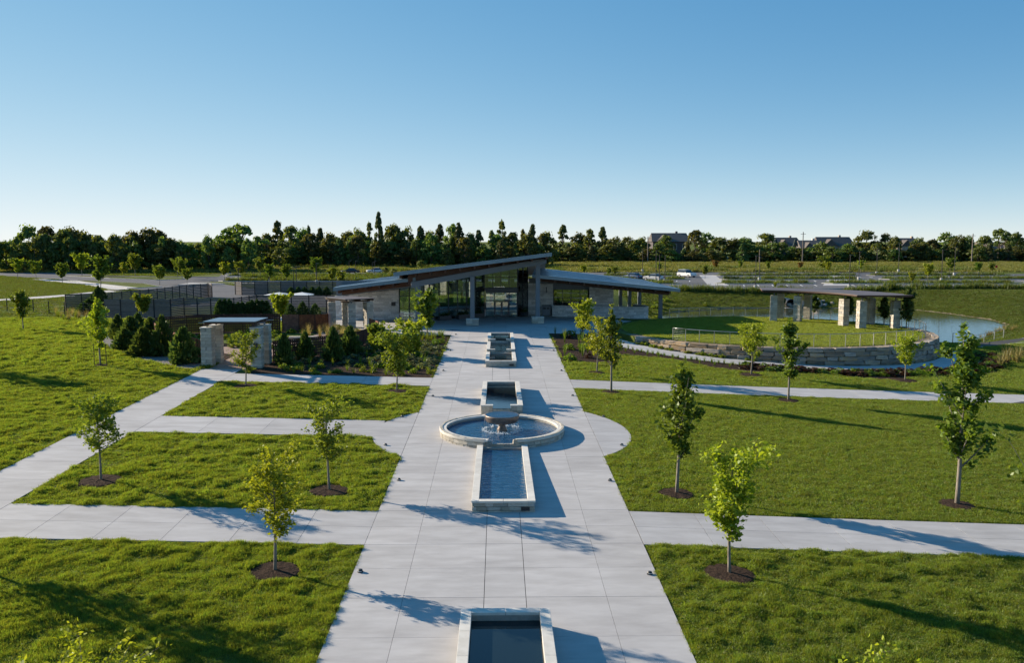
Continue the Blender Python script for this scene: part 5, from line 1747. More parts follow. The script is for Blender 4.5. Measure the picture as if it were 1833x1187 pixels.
random.seed(77)
YT = [  # px, base, top, crown width px, clear trunk (m), style, leaf size, material, label
    (181, 862, 706, 66, 1.15, 'locust', .085, 'leaf_mid', 'young yellow-green tree on the lawn beside the long left walk', .85),
    (492, 1025, 803, 74, 1.25, 'locust', .080, 'leaf_yellow', 'young golden-tipped tree nearest the left foreground cross walk', .78),
    (590, 880, 710, 62, 1.25, 'locust', .080, 'leaf_mid', 'young slim tree on the middle left lawn near the central walk', .78),
    (440, 692, 595, 36, 1.0, 'locust', .085, 'leaf_mid', 'young small tree in front of the right gate pier', .75),
    (710, 702, 598, 66, 1.3, 'vase', .13, 'leaf_mid', 'young broad-topped tree between the rear cross walk and the planting bed', .75),
    (1211, 885, 648, 72, 1.45, 'maple', .125, 'leaf_green', 'young tall leafy maple on the wide right lawn near the central walk', .72),
    (1306, 1030, 806, 105, 1.2, 'vase', .10, 'leaf_yellow', 'young bright yellow spreading tree in the right foreground lawn', .8),
    (1713, 905, 578, 92, 1.55, 'maple', .14, 'leaf_green', 'young tallest columnar maple on the right lawn by the cross walk', .68),
    (1411, 718, 570, 44, 1.5, 'maple', .13, 'leaf_green', 'young slender maple on the far edge of the wide right lawn', .7),
    (1094, 703, 546, 30, 1.6, 'maple', .12, 'leaf_mid', 'young thin maple right of the rear basin beside the narrow walk', .6),
    (1068, 668, 573, 46, 1.35, 'locust', .11, 'leaf_yellow', 'young yellow tree behind the narrow walk beside the mulched bed', .6),
    (1344, 672, 580, 36, 1.4, 'locust', .10, 'leaf_yellow', 'young yellow tree in the mulch before the terrace wall', .9),
    (1620, 682, 600, 34, 1.25, 'locust', .10, 'leaf_yellow', 'young yellow tree before the right end of the terrace wall', .9),
    (180, 655, 533, 42, 1.35, 'maple', .13, 'leaf_yellow', 'young staked golden tree on the rough left lawn by the gravel bed', .5),
    (42, 592, 520, 30, 1.2, 'maple', .13, 'leaf_mid', 'young tree on the far left lawn beside the wire fence', .5),
]
for i, (px, by, ty, wpx, clear, style, leaf, lm, label, mul) in enumerate(YT):
    g = gp(px, by)
    H = height_to(px, by, ty); cw = wpx / 1530 * g[1] * 1.0
    dens = 1.0 if by > 800 else .85
    plant_tree('young_tree', g[0], g[1], young_tree_meshes(100 + i, H, cw, clear, style, leaf, lm, dens * (1.25 if style == 'maple' else 1.15)), label, 'tree', None, 1, 0, None, mul)
# stakes of the staked tree
g = gp(180, 655)
for i, (dx, dy) in enumerate(((-.45, .1), (.45, -.1))):
    t = MB().tube([(g[0] + dx, g[1] + dy, g[2] - .1), (g[0] + dx, g[1] + dy, g[2] + 1.5)], .025, 6).build('tree_stake', 'black_metal', None, (g[0] + dx, g[1] + dy, g[2]))
    tag(t, 'thin dark stake beside the golden tree on the left lawn', 'stake', 'stakes of the golden tree')
# trees in beds and near the building
for i, (px, by, ty, wpx, clear, style, leaf, lm, label) in enumerate((
        (765, 607, 519, 38, 1.1, 'maple', .19, 'leaf_mid', 'young bright green tree in front of the left glass wall'),
        (738, 636, 578, 46, .25, 'vase', .14, 'leaf_yellow', 'bushy light green small tree in the bed by the forecourt'),
        (1043, 606, 538, 32, .9, 'locust', .14, 'leaf_yellow', 'young golden tree in the mulched bed by the forecourt'),
        (257, 575, 531, 24, 1.1, 'vase', .16, 'leaf_mid', 'young round-topped tree before the dark slatted fence'),
        (502, 580, 531, 30, 1.1, 'vase', .16, 'leaf_yellow', 'bright lime young tree before the columnar evergreens'))):
    g = gp(px, by)
    plant_tree('young_tree', g[0], g[1], young_tree_meshes(150 + i, height_to(px, by, ty), wpx / 1530 * g[1], clear, style, leaf, lm, 1.2), label)
# trees standing just outside the picture that reach into it
for i, (x, y, H, cw, style, leaf, lm, label) in enumerate((
        (pt(140, 1128, 13.4)[0], 13.4, pt(140, 1126, 13.4)[2] - gz(-7, 13.4) - .55, 1.5, 'locust', .06, 'leaf_yellow', 'top of a yellow young tree rising at the left foreground lawn edge'),
        (pt(1572, 1160, 12.9)[0], 12.9, pt(1572, 1158, 12.9)[2] - gz(7, 12.9) - .4, 1.4, 'vase', .06, 'leaf_yellow', 'top of a yellow young tree rising at the right foreground lawn edge'),
        (16.75, 24.3, 4.4, 2.9, 'maple', .13, 'leaf_green', 'green maple whose branch reaches over the right cross walk'),
        (-16.75, 24.9, 4.5, 2.2, 'locust', .1, 'leaf_mid', 'young tree on the left foreground lawn throwing its shadow across the grass'),
        (-36.8, 56.6, 4.8, 2.4, 'maple', .13, 'leaf_mid', 'young tree on the rough left lawn throwing a long shadow'))):
    plant_tree('young_tree', x, y, young_tree_meshes(170 + i, H, cw, 1.3, style, leaf, lm, 1.1), label)
# columnar dark trees on the terrace
for i, (px, by, ty, wpx) in enumerate(((1397, 566, 530, 9), (1456, 570, 528, 15), (1519, 577, 531, 15), (1582, 583, 533, 17), (1622, 590, 513, 20))):
    g = gp(px, by, TZ)
    H = pt(px, ty, g[1])[2] - TZ
    plant_tree('columnar_tree', g[0], g[1], young_tree_meshes(190 + i, H, wpx / 1530 * g[1], .85, 'maple', .17, 'leaf_spruce', 1.2), ('dark columnar young tree behind the pergola piers on the terrace' if i < 4 else 'dark tall columnar tree at the right end of the pergola'),
               'tree', 'columnar trees behind the pergola' if i < 4 else None, 1, 0, TZ)

# ------------------------------------------------------------------ shrubs
def cone_bush(seed, n, h, w, leaf, m, taper=1.0, lump=.25):
    """conical evergreen: needle sprays over a lumpy cone"""
    r = np.random.default_rng(seed)
    t = r.uniform(0, 1, n) ** 1.5
    a = r.uniform(0, 2 * PI, n)
    k = 1 + lump * np.sin(a * 3 + seed + t * 9) * np.sin(t * 14 + seed) + r.normal(0, .17, n) + .14 * np.sin(t * 34 + seed)
    rad = w * .5 * np.clip(1 - t ** taper, .02, 1) ** .8 * (.72 + .4 * r.uniform(0, 1, n) ** .4) * k
    rad *= np.clip(.75 + t * 3, 0, 1)
    P = np.stack([rad * np.cos(a), rad * np.sin(a), .04 * h + t * h * .96], -1)
    d = np.stack([np.cos(a) * .9, np.sin(a) * .9, .45 + .6 * t], -1) + r.normal(0, .35, (n, 3))
    d /= np.linalg.norm(d, axis=1)[:, None]
    s = leaf * r.uniform(.6, 1.4, n)[:, None]
    b = np.cross(d, r.normal(size=(n, 3))); b /= np.linalg.norm(b, axis=1)[:, None]
    V = np.stack([P - d * s * .5, P + b * s * .3, P + d * s * .7, P - b * s * .3], 1).reshape(-1, 3)
    return mesh_np('foliage', V, np.arange(4 * n).reshape(n, 4), m)


STEM = mesh_np('stem', MB().tube([(0, 0, -.05), (0, 0, .6)], [.05, .02], 6).v, MB().tube([(0, 0, -.05), (0, 0, .6)], [.05, .02], 6).f, 'bark_dark')


def shrub(name, x, y, z, me, sc, label, group=None, cat='shrub', rz=None):
    t = thing(name, (x, y, z), label, cat, group)
    t.scale = sc if isinstance(sc, tuple) else (sc,) * 3
    t.rotation_euler = (0, 0, random.uniform(0, 6.28) if rz is None else rz)
    o = bpy.data.objects.new('foliage', me); link(o); o.parent = t
    o = bpy.data.objects.new('stem', STEM); link(o); o.parent = t
    return t


SPR = [cone_bush(k, 1900, 1, 1, .15, 'leaf_spruce', 1.5, .42) for k in range(4)]
THU = [cone_bush(k + 9, 1300, 1, 1, .15, 'leaf_thuja', 2.6, .12) for k in range(3)]
random.seed(41)
for i, (px, by, ty, wpx) in enumerate(((212, 607, 565, 30), (235, 612, 568, 44), (224, 627, 590, 38), (258, 637, 588, 48), (292, 637, 568, 40), (330, 651, 588, 48), (270, 610, 570, 34), (248, 600, 562, 30))):
    g = gp(px, by)
    h, w = height_to(px, by, ty), wpx / 1530 * g[1] * .82
    shrub('spruce_shrub', g[0], g[1], g[2], SPR[i % 4], (w, w, h), 'dense dark green spruce shrub in the gravel bed left of the gate', 'spruces along the rusty screen left of the gate')
for i, (px, by, ty, wpx) in enumerate(((510, 655, 600, 32), (547, 645, 596, 30), (597, 646, 588, 34), (628, 635, 586, 36))):
    g = gp(px, by)
    h, w = height_to(px, by, ty), wpx / 1530 * g[1] * .82
    shrub('spruce_shrub', g[0], g[1], g[2], SPR[(i + 1) % 4], (w, w, h), 'dark green conical shrub in front of the leaf-cut rusty screen', 'conical shrubs before the leaf-cut screen right of the gate')
g = gp(676, 630)
shrub('leafy_shrub', g[0], g[1], g[2], young_tree_meshes(220, 2.0, 1.5, .1, 'vase', .15, 'leaf_mid', 1.6)[1], 1.0, 'light green leafy shrub at the right end of the rusty screen')
for i in range(14):
    px = 394 + i * 8.3 + random.uniform(-1, 1) if i < 11 else 520 + (i - 11) * 22
    x, y = pt(px, 560, 92.9)[0], 92.9
    ty = random.uniform(536, 545) if i < 11 else random.uniform(541, 549)
    h = pt(px, ty, y)[2] - gz(x, y)
    shrub('columnar_evergreen', x, y, gz(x, y), THU[i % 3], (1.0, 1.0, h), 'dark columnar evergreen in the close row before the slatted fence', 'row of columnar evergreens before the slatted fence')
for i, px in enumerate((521, 534, 545, 559, 571, 585)):
    x, y = pt(px, 520, 132.4)[0], 132.4
    shrub('columnar_evergreen', x, y, gz(x, y), THU[i % 3], (.95, .95, 1.35), 'small clipped evergreen before the long grey rear fence', 'small evergreens of the rear yard')
for i, (px, by, h) in enumerate(((160, 560, 1.6), (170, 557, 2.2), (178, 560, 3.0), (184, 556, 2.4), (150, 562, 1.3))):
    g = gp(px, by)
    shrub('columnar_evergreen', g[0], g[1], g[2], THU[i % 3], (1.2, 1.2, h), 'dark evergreen at the left end of the slatted fence', 'evergreens at the left fence end')


# grass clumps and perennials
def clump(seed, n, h, spread, w, m, droop=.35):
    r = np.random.default_rng(seed)
    V = []; Q = []
    for i in range(n):
        a = r.uniform(0, 2 * PI); d = r.uniform(0, .12) * spread
        l = h * r.uniform(.6, 1.1); o = spread * r.uniform(.1, 1) ** .8
        x0, y0 = d * math.cos(a), d * math.sin(a)
        b = a + PI / 2 + r.uniform(-.5, .5); dx, dy = math.cos(b) * w, math.sin(b) * w
        n0 = len(V)
        for t in (0, .45, .8, 1):
            rad = o * t ** 1.6; z = l * (t - droop * t ** 3 * o / spread)
            ww = (1 - t * .85)
            V += [(x0 + math.cos(a) * rad - dx * ww, y0 + math.sin(a) * rad - dy * ww, z), (x0 + math.cos(a) * rad + dx * ww, y0 + math.sin(a) * rad + dy * ww, z)]
        Q += [(n0 + 2 * k, n0 + 2 * k + 1, n0 + 2 * k + 3, n0 + 2 * k + 2) for k in range(3)]
    return mesh_np('blades', V, np.array(Q), m)


def mound(seed, n, leaf, m):
    r = np.random.default_rng(seed)
    d = r.normal(size=(n, 3)); d[:, 2] = np.abs(d[:, 2]); d /= np.linalg.norm(d, axis=1)[:, None]
    P = d * (r.uniform(.35, 1.1, n) ** .6)[:, None] * np.array([.5, .5, .8])
    P *= (1 + .22 * np.sin(5 * np.arctan2(d[:, 1], d[:, 0]) + seed) * (1 - d[:, 2]))[:, None]
    V, Q = crown_leaves(P, leaf, r, .6)
    return mesh_np('foliage', V, Q, m)


CL_G = [clump(k, 46, 1, .5, .012, 'leaf_mid') for k in range(3)]
CL_U = [clump(k + 5, 46, 1, .26, .012, 'leaf_green', .1) for k in range(3)]
CL_S = [clump(k + 9, 46, 1, .5, .011, 'leaf_straw') for k in range(3)]
MD_G = [mound(k, 150, .17, 'leaf_green') for k in range(3)]
MD_Y = [mound(k + 4, 150, .17, 'leaf_mid') for k in range(3)]
MD_R = [mound(k + 8, 150, .17, 'leaf_red') for k in range(3)]
MD_A = [mound(k + 12, 150, .17, 'leaf_sage') for k in range(3)]


def small_plant(name, x, y, me, sx, h, label, group, z=None):
    t = put(name, me, None, (x, y, gz(x, y) + .01 if z is None else z), random.uniform(0, 6.28), (sx, sx, h))
    return tag(t, label, 'plant', group)


random.seed(51)
def scatter_plants(n, poly, fn, mind=.55, tries=40):
    xs_ = [p[0] for p in poly]; ys_ = [p[1] for p in poly]; done = []
    for _ in range(n * tries):
        if len(done) >= n: break
        x, y = random.uniform(min(xs_), max(xs_)), random.uniform(min(ys_), max(ys_))
        if not bool(in_poly(np.array([x]), np.array([y]), poly)[0]): continue
        if any((x - a) ** 2 + (y - b_) ** 2 < mind * mind for a, b_ in done): continue
        done.append((x, y)); fn(x, y, len(done))


def lb(x, y, i):
    k = random.random()
    front = y < 58.6
    if front:
        if k < .5: small_plant('grass_clump', x, y, random.choice(CL_G), random.uniform(.7, 1), random.uniform(.4, .6), 'bright green grass clump at the front edge of the left bed', 'grass clumps at the front of the left bed')
        else: small_plant('perennial', x, y, random.choice(MD_Y), random.uniform(.5, .8), random.uniform(.3, .5), 'low light green perennial at the front edge of the left bed', 'perennials at the front of the left bed')
    elif y > 72:
        small_plant('grass_clump', x, y, random.choice(CL_G), random.uniform(1, 1.5), random.uniform(.7, 1.0), 'arching green grass at the forecourt corner of the left bed', 'arching grasses at the forecourt corner')
    else:
        if k < .55: small_plant('perennial', x, y, random.choice(MD_A), random.uniform(.7, 1.2), random.uniform(.3, .55), 'grey green perennial mound in the middle of the left bed', 'perennial mounds in the left bed')
        elif k < .8: small_plant('perennial', x, y, random.choice(MD_G), random.uniform(.6, 1.1), random.uniform(.3, .6), 'dark green perennial mound in the middle of the left bed', 'perennial mounds in the left bed')
        else: small_plant('grass_clump', x, y, random.choice(CL_U), random.uniform(.8, 1.1), random.uniform(.5, .8), 'upright grass clump in the middle of the left bed', 'upright grasses in the left bed')


scatter_plants(150, [(-15.8, 55.95), (-4.75, 55.85), (-4.75, 76.6), (-9.8, 75.6), (-10.6, 68), (-13.2, 62.5)], lb, .62)
def gb_(x, y, i):
    if x < -17.0 and y < 66.5 and x > -22: return
    k = random.random()
    if y > 72 and x > -18: small_plant('grass_clump', x, y, random.choice(CL_S), random.uniform(.9, 1.3), random.uniform(.9, 1.4), 'tall straw-topped grass inside the walled garden', 'straw grasses in the walled garden')
    elif k < .5: small_plant('perennial', x, y, random.choice(MD_G), random.uniform(.7, 1.1), random.uniform(.4, .7), 'leafy green plant inside the walled garden', 'green plants in the walled garden')
    else: small_plant('perennial', x, y, random.choice(MD_Y), random.uniform(.6, 1.0), random.uniform(.3, .6), 'light green plant inside the walled garden', 'green plants in the walled garden')
scatter_plants(70, [(-20.5, 62), (-23.5, 64.5), (-27.5, 70.5), (-28.3, 73.5), (-26, 76.3), (-17.5, 78.2), (-13.5, 79), (-11.6, 74), (-12, 68.5), (-14.3, 65)], gb_, .75)
scatter_plants(34, [(4.9, 62.4), (8.4, 62.4), (8.9, 66), (8.5, 72), (8.4, 77.5), (4.9, 77.5)], lambda x, y, i: small_plant('grass_clump', x, y, random.choice(CL_U), random.uniform(.8, 1.3), random.uniform(.7, 1.2), 'upright green grass in the mulched bed by the forecourt', 'grasses in the right forecourt bed')
               if random.random() < .6 else small_plant('perennial', x, y, random.choice(MD_G + MD_R[:1]), random.uniform(.7, 1.1), random.uniform(.4, .7), 'leafy plant in the mulched bed by the forecourt', 'plants in the right forecourt bed'), .65)
for k, a in enumerate(np.arange(203, 340, 1.75)):
    for row in (0, 1):
        a_ = R(a + random.uniform(-.3, .3)); r_ = rr(a)[1] + .55 + row * .95 + random.uniform(-.15, .15)
        x, y = TC[0] + r_ * math.cos(a_), TC[1] + r_ * math.sin(a_)
        if a < 247:
            if row == 1 and k % 2: continue
            small_plant('grass_clump', x, y, random.choice(CL_U), random.uniform(.7, 1.0), random.uniform(.35, .55), 'upright green grass in the row along the curved terrace walk', 'upright grasses along the terrace walk')
        else:
            if row == 1 and k % 3 == 0: continue
            if (k + row) % 2: small_plant('red_shrub', x, y, random.choice(MD_R), random.uniform(1.0, 1.4), random.uniform(.32, .55), 'dark red-leaved shrub along the curved terrace walk', 'red shrubs along the terrace walk')
            else: small_plant('green_shrub', x, y, random.choice(MD_G), random.uniform(.9, 1.3), random.uniform(.3, .5), 'dark green shrub between the red shrubs by the terrace walk', 'green shrubs along the terrace walk')
for i in range(9):
    a_ = R(random.uniform(318, 334)); r_ = random.uniform(19.5, 22)
    small_plant('grass_clump', TC[0] + r_ * math.cos(a_), TC[1] + r_ * math.sin(a_), random.choice(CL_S), random.uniform(1.4, 1.9), random.uniform(1.3, 1.8), 'tan feathery grass at the right tip of the terrace walk', 'tan grasses at the tip of the terrace walk')
for i in range(22):
    a_ = R(random.uniform(206, 252)); r_ = 14.86 + random.uniform(-.02, .12)
    small_plant('perennial', TC[0] + r_ * math.cos(a_), TC[1] + r_ * math.sin(a_), random.choice(MD_Y), random.uniform(.45, .7), random.uniform(.25, .4), 'small light green plant at the foot of the terrace wall', 'small plants at the foot of the terrace wall')
for i in range(34):
    px, py = random.uniform(100, 190), random.uniform(556, 576)
    g = gp(px, py)
    small_plant('grass_clump', g[0], g[1], random.choice(CL_S + CL_G), random.uniform(.9, 1.4), random.uniform(.8, 1.3), 'rough tall grass left of the slatted fence', 'tall grasses left of the slatted fence')
for i in range(40):
    x = random.uniform(20, 34); y = 101 + random.uniform(0, 36)
    if float(poly_sdf(np.array([x]), np.array([y]), POND)[0]) < .8: continue
    small_plant('perennial', x, y, random.choice(MD_Y), random.uniform(.9, 1.6), random.uniform(.5, .9), 'light green weed on the bank beside the pond and building', 'weeds on the pond bank')
for i in range(20):
    x = random.uniform(52, 62); y = 92.5 + (x - 52) * .75 + random.uniform(.3, 3.5)
    small_plant('grass_clump', x, y, random.choice(CL_S), random.uniform(1.0, 1.7), random.uniform(.5, .9), 'straw-green grass on the near right pond shore', 'grasses on the right pond shore')
t = thing('railing', (48, 83, .5), 'short low metal railing beside the pond walk', 'railing')
pts = [(43.8, 81.5), (45.8, 83.2), (47.8, 84.9), (49.8, 86.6), (51.8, 88.2), (53.6, 89.6)]
for x, y in pts: MB().box(x - .03, x + .03, y - .03, y + .03, gz(x, y), gz(x, y) + 1.05).build('post', 'rail_metal', t)
for h in (.25, .65, 1.05): MB().tube([(x, y, gz(x, y) + h) for x, y in pts], .02 if h > 1 else .008, 5).build('rail', 'rail_metal', t)

# ------------------------------------------------------------------ distant trees
def blob_tree(seed, n_blobs, per, leaf, m, shape):
    """unit crown (radius .5, height 1) of leaf cards on many clumps, plus trunk and limbs"""
    r = np.random.default_rng(seed); P = []; Nn = []
    tb = MB().tube([(0, 0, -.02), (.01, 0, .35), (0, .01, .6)], [.028, .02, .01], 6)
    for i in range(n_blobs):
        u = r.uniform(0, 1); a = r.uniform(0, 2 * PI)
        if shape == 'round': z = .10 + .78 * u; w = .38 * math.sin(PI * min(.98, (u * .80 + .18))) ** .7
        elif shape == 'wide': z = .42 + .45 * u; w = .48 * (1 - u ** 2.5) ** .6
        elif shape == 'tall': z = .12 + .8 * u; w = .26 * (1 - u ** 2) ** .7
        else: z = .08 + .82 * u; w = .36 * (1 - u) + .02
        d = w * r.uniform(.25, 1) ** .5
        c = np.array([d * math.cos(a), d * math.sin(a), z])
        s = r.uniform(.10, .19) * (.55 if shape == 'tall' else .42 + .3 * (1 - u) if shape == 'cone' else .7 if shape == 'wide' else 1)
        tb.tube([(0, 0, max(.1, z - .25)), tuple(c)], [.01, .004], 4, cap=False) if i % 2 == 0 else None
        q = r.normal(size=(per, 3)); q /= np.linalg.norm(q, axis=1)[:, None]
        q[:, 2] = np.where(q[:, 2] < -.3, -q[:, 2] * .6, q[:, 2])
        P.append(c + q * s * np.array([1, 1, .75]) * r.uniform(.6, 1.08, per)[:, None]); Nn.append(q)
    P = np.concatenate(P); Nn = np.concatenate(Nn)
    n = len(P)
    a = np.cross(Nn, r.normal(size=(n, 3))); a /= np.linalg.norm(a, axis=1)[:, None] + 1e-9
    nn = Nn + r.normal(0, .45, (n, 3)); b = np.cross(nn, a); b /= np.linalg.norm(b, axis=1)[:, None] + 1e-9
    s = leaf * r.uniform(.6, 1.4, n)[:, None]
    V = np.stack([P - a * s, P + b * s * .7, P + a * s, P - b * s * .7], 1).reshape(-1, 3)
    return mesh_np('trunk', tb.v, tb.f, 'bark_dark'), mesh_np('crown', V, np.arange(4 * n).reshape(n, 4), m)


RND = [blob_tree(k, 38, 66, .034, 'leaf_wood', 'round') for k in range(6)]
WID = [blob_tree(k + 10, 30, 60, .03, 'leaf_wood', 'wide') for k in range(2)]
TAL = [blob_tree(k + 20, 60, 44, .030, 'leaf_wood', 'tall') for k in range(3)]
CON = [blob_tree(k + 30, 80, 34, .030, 'leaf_conifer', 'cone') for k in range(4)]
BSP = [blob_tree(k + 40, 44, 54, .036, 'leaf_bluespruce', 'cone') for k in range(1)]
random.seed(61)


def far_tree(x, y, h, w, kind, label, group, base=None):
    ms = random.choice({'r': RND, 'w': WID, 't': TAL, 'c': CON, 'b': BSP}[kind])
    z = gz(x, y) if base is None else base
    t = thing({'r': 'broadleaf_tree', 'w': 'spreading_tree', 't': 'tall_tree', 'c': 'conifer_tree', 'b': 'blue_spruce'}[kind], (x, y, z), label, 'tree', group)
    t.scale = (w, w, h); t.rotation_euler = (0, 0, random.uniform(0, 6.28))
    for nm, me in zip(('trunk', 'crown'), ms):
        o = bpy.data.objects.new(nm, me); link(o); o.parent = t


LW = ('wood behind the left drive', 'wood behind the building', 'trees by the houses')
KN = {'r': 'rounded dark broadleaf tree', 'w': 'flat-topped spreading tree', 't': 'tall narrow tree', 'c': 'pointed dark conifer', 'b': 'blue spruce'}
skyline = [(20, 428, 'r', 36), (50, 402, 'r', 52), (82, 404, 'r', 46), (112, 409, 'r', 44), (128, 405, 'r', 46), (150, 412, 'r', 40), (175, 420, 'r', 40), (200, 424, 'r', 40), (235, 412, 'r', 50), (264, 407, 'r', 54), (286, 413, 'r', 44),
           (303, 425, 'r', 40), (320, 429, 'r', 34), (352, 434, 'r', 34), (376, 433, 'r', 34), (402, 428, 'r', 36), (428, 399, 'w', 84), (470, 430, 'r', 34), (496, 394, 't', 44), (520, 403, 'r', 44), (540, 408, 'r', 40), (552, 396, 'c', 20),
           (573, 406, 'c', 44), (600, 424, 'r', 40), (622, 412, 'r', 40), (642, 408, 'r', 40), (661, 398, 't', 30), (677, 375, 'c', 34), (702, 399, 'r', 44), (726, 405, 'r', 40), (753, 397, 'c', 40), (770, 412, 'r', 40), (787, 397, 'c', 44), (809, 402, 'r', 36), (821, 396, 'c', 42),
           (840, 416, 'r', 38), (857, 409, 'c', 40), (880, 412, 't', 34), (898, 395, 't', 36), (917, 415, 'r', 38), (936, 410, 't', 26), (953, 398, 'c', 38), (978, 414, 'r', 44), (1008, 402, 't', 42), (1036, 416, 'r', 44), (1056, 409, 't', 44), (1079, 404, 'c', 46),
           (1100, 424, 'r', 44), (1126, 423, 'r', 44), (1147, 424, 'r', 40), (1192, 421, 'r', 36), (1245, 411, 'r', 44), (1266, 416, 'r', 40), (1288, 424, 'r', 46), (1312, 426, 'r', 40), (1336, 424, 'r', 48), (1372, 417, 'r', 50), (1388, 427, 'b', 26), (1404, 440, 'b', 24),
           (1424, 427, 'b', 24), (1475, 446, 'r', 34), (1552, 412, 'r', 52), (1586, 417, 'r', 36), (1601, 422, 'r', 30), (1644, 425, 'r', 34), (1671, 427, 'r', 34), (1697, 415, 'r', 46), (1716, 420, 'r', 36), (1731, 421, 'r', 34), (1764, 421, 'r', 34), (1790, 408, 'w', 50), (1822, 415, 'r', 46)]
for (px, ty, kd, wpx) in skyline:
    Y = 246 if px < 450 else (285 if px < 985 else 350)
    Y += random.uniform(-6, 14)
    p = pt(px, ty, Y); zg_ = gz(p[0], Y)
    gi = 0 if px < 450 else (1 if px < 985 else 2)
    far_tree(p[0], Y, (p[2] - zg_) * 1.03, wpx / 1530 * Y * 1.15, kd, KN[kd] + ' on the skyline of the ' + LW[gi], 'skyline trees, ' + LW[gi])
# the lower trees in front of and between them
for k in range(190):
    px = -30 + 1900 * (k + random.random()) / 190
    if 330 < px < 372 and random.random() < .6: continue
    gi = 0 if px < 450 else (1 if px < 985 else 2)
    Y = (238, 274, 338)[gi] + random.uniform(-4, 12)
    by_top = random.uniform(414, 444) if gi < 2 else random.uniform(431, 452)
    if px > 1130 and random.random() < .25: continue
    p = pt(px, by_top, Y); zg_ = gz(p[0], Y)
    kd = random.choice('rrrrrc') if gi else 'r'
    far_tree(p[0], Y, p[2] - zg_, random.uniform(30, 46) / 1530 * Y, kd, 'low ' + KN[kd] + ' filling the ' + LW[gi], 'lower trees, ' + LW[gi])

# ------------------------------------------------------------------ drives and parking lots
def flat(name, poly, m, lift, label, cat, parent=None, th=.06, kind='structure'):
    o = sheet(name, poly, lift, m, parent, th, 12)
    return tag(o, label, cat, kind=kind)


def islands(parent, name, poly, planted, label, kerb_h=.13):
    """kerbed grass island"""
    t = thing(name, (*poly[0], 2.0), label, 'parking island')
    sheet('kerb', poly, kerb_h, 'concrete', t, .2, 4)
    cx, cy = sum(p[0] for p in poly) / len(poly), sum(p[1] for p in poly) / len(poly)
    q = inset(poly, .18)
    if len(q) >= 3: sheet('planting_soil', q, kerb_h + .012, 'ground', t, .04, 4)
    return t


lot = flat('parking_lot', [(20, 150.5), (106, 150.5), (122, 172), (131, 214), (131, 233), (20, 233)], 'asphalt', .012, 'grey asphalt parking lot beyond the pond', 'parking lot')
flat('access_drive', [(106.02, 150.5), (118, 150.5), (240, 206), (240, 219), (131.02, 219), (131.02, 214), (122.02, 172)], 'asphalt', .014, 'asphalt drive leaving the right parking lot', 'road')
flat('parking_lot', [(-60, 178), (19.9, 178), (19.9, 233), (-74, 233)], 'asphalt', .012, 'asphalt parking lot behind the building on the left', 'parking lot')
flat('drive', [(-150, 240), (-134, 250), (-96, 212), (-74, 206), (-60.02, 206), (-60.02, 178), (-42, 150), (-34, 128), (-43.5, 127), (-53, 142), (-64, 150.5), (-79.5, 172), (-101, 194), (-126, 215)], 'asphalt', .016, 'asphalt drive curving in from the left to the rear yard', 'road')
flat('yard_paving', [(-43, 110), (-20, 110), (-20, 134), (-34, 134), (-40, 127)], 'asphalt', .016, 'paved yard behind the slatted fences', 'yard')
flat('far_road', [(60, 372), (78, 372), (150, 372), (150, 381), (60, 381)], 'asphalt', .05, 'distant road in front of the houses', 'road')
random.seed(71)
spots = []
LI = [('long planted island across the right lot, nearest the pond', 44.5, 62, 168, 172.5), ('long planted island across the right lot, left of the diagonal walk', 66, 104, 168, 172.5), ('planted island in the middle of the right lot', 50, 80, 187, 191.5), ('planted island in the middle of the right lot, far end', 86, 118, 187, 191.5),
      ('planted island farthest from the pond in the right lot', 54, 88, 208, 211.5), ('planted island farthest back at the right end of the lot', 92, 126, 208, 211.5), ('short planted island behind the building roof', 22, 35, 168, 172.5), ('planted island between the parked cars', 24, 41, 187, 191.5), ('planted island behind the parked cars', 26, 45, 208, 211.5)]
for lab, x0, x1, y0, y1 in LI:
    islands(None, 'parking_island', [(x0, y0), (x1, y0), (x1 + 1.5, (y0 + y1) / 2), (x1, y1), (x0, y1), (x0 - 1.5, (y0 + y1) / 2)], True, lab)
    spots.append((x0, x1, y0, y1))
for lab, x0, x1, y0, y1 in (('planted island of the left lot near the rear fence', -54, -26, 189, 192.5), ('planted island of the left lot, farther back', -66, -20, 209, 212.5), ('planted strip of the left lot at its near edge', -58, -22, 180.5, 184), ('planted strip in the middle of the left lot', -60, -24, 199, 202), ('planted island of the left lot behind the building', -12, 16, 189, 192.5), ('planted island of the left lot at the meadow edge', -10, 17, 209, 212.5)):
    islands(None, 'parking_island', [(x0, y0), (x1, y0), (x1 + 1.5, (y0 + y1) / 2), (x1, y1), (x0, y1), (x0 - 1.5, (y0 + y1) / 2)], True, lab)
    spots.append((x0, x1, y0, y1))
for lab, poly in (('grass island where the left drive bends', [(-66, 152.5), (-62, 158), (-70, 170), (-86, 182), (-92, 184), (-82, 173)]), ('grass island in the middle of the left drive', [(-108, 212), (-88, 195), (-74, 186), (-70, 190), (-72, 199), (-88, 205)]),
                  ('grass island before the left parking lot', [(-62, 166), (-54, 170), (-47, 168), (-47, 173), (-54, 176), (-62, 172)]), ('grass island at the mouth of the rear yard', [(-46, 152), (-38, 150), (-33, 153), (-40, 158)])):
    islands(None, 'drive_island', poly, False, lab)
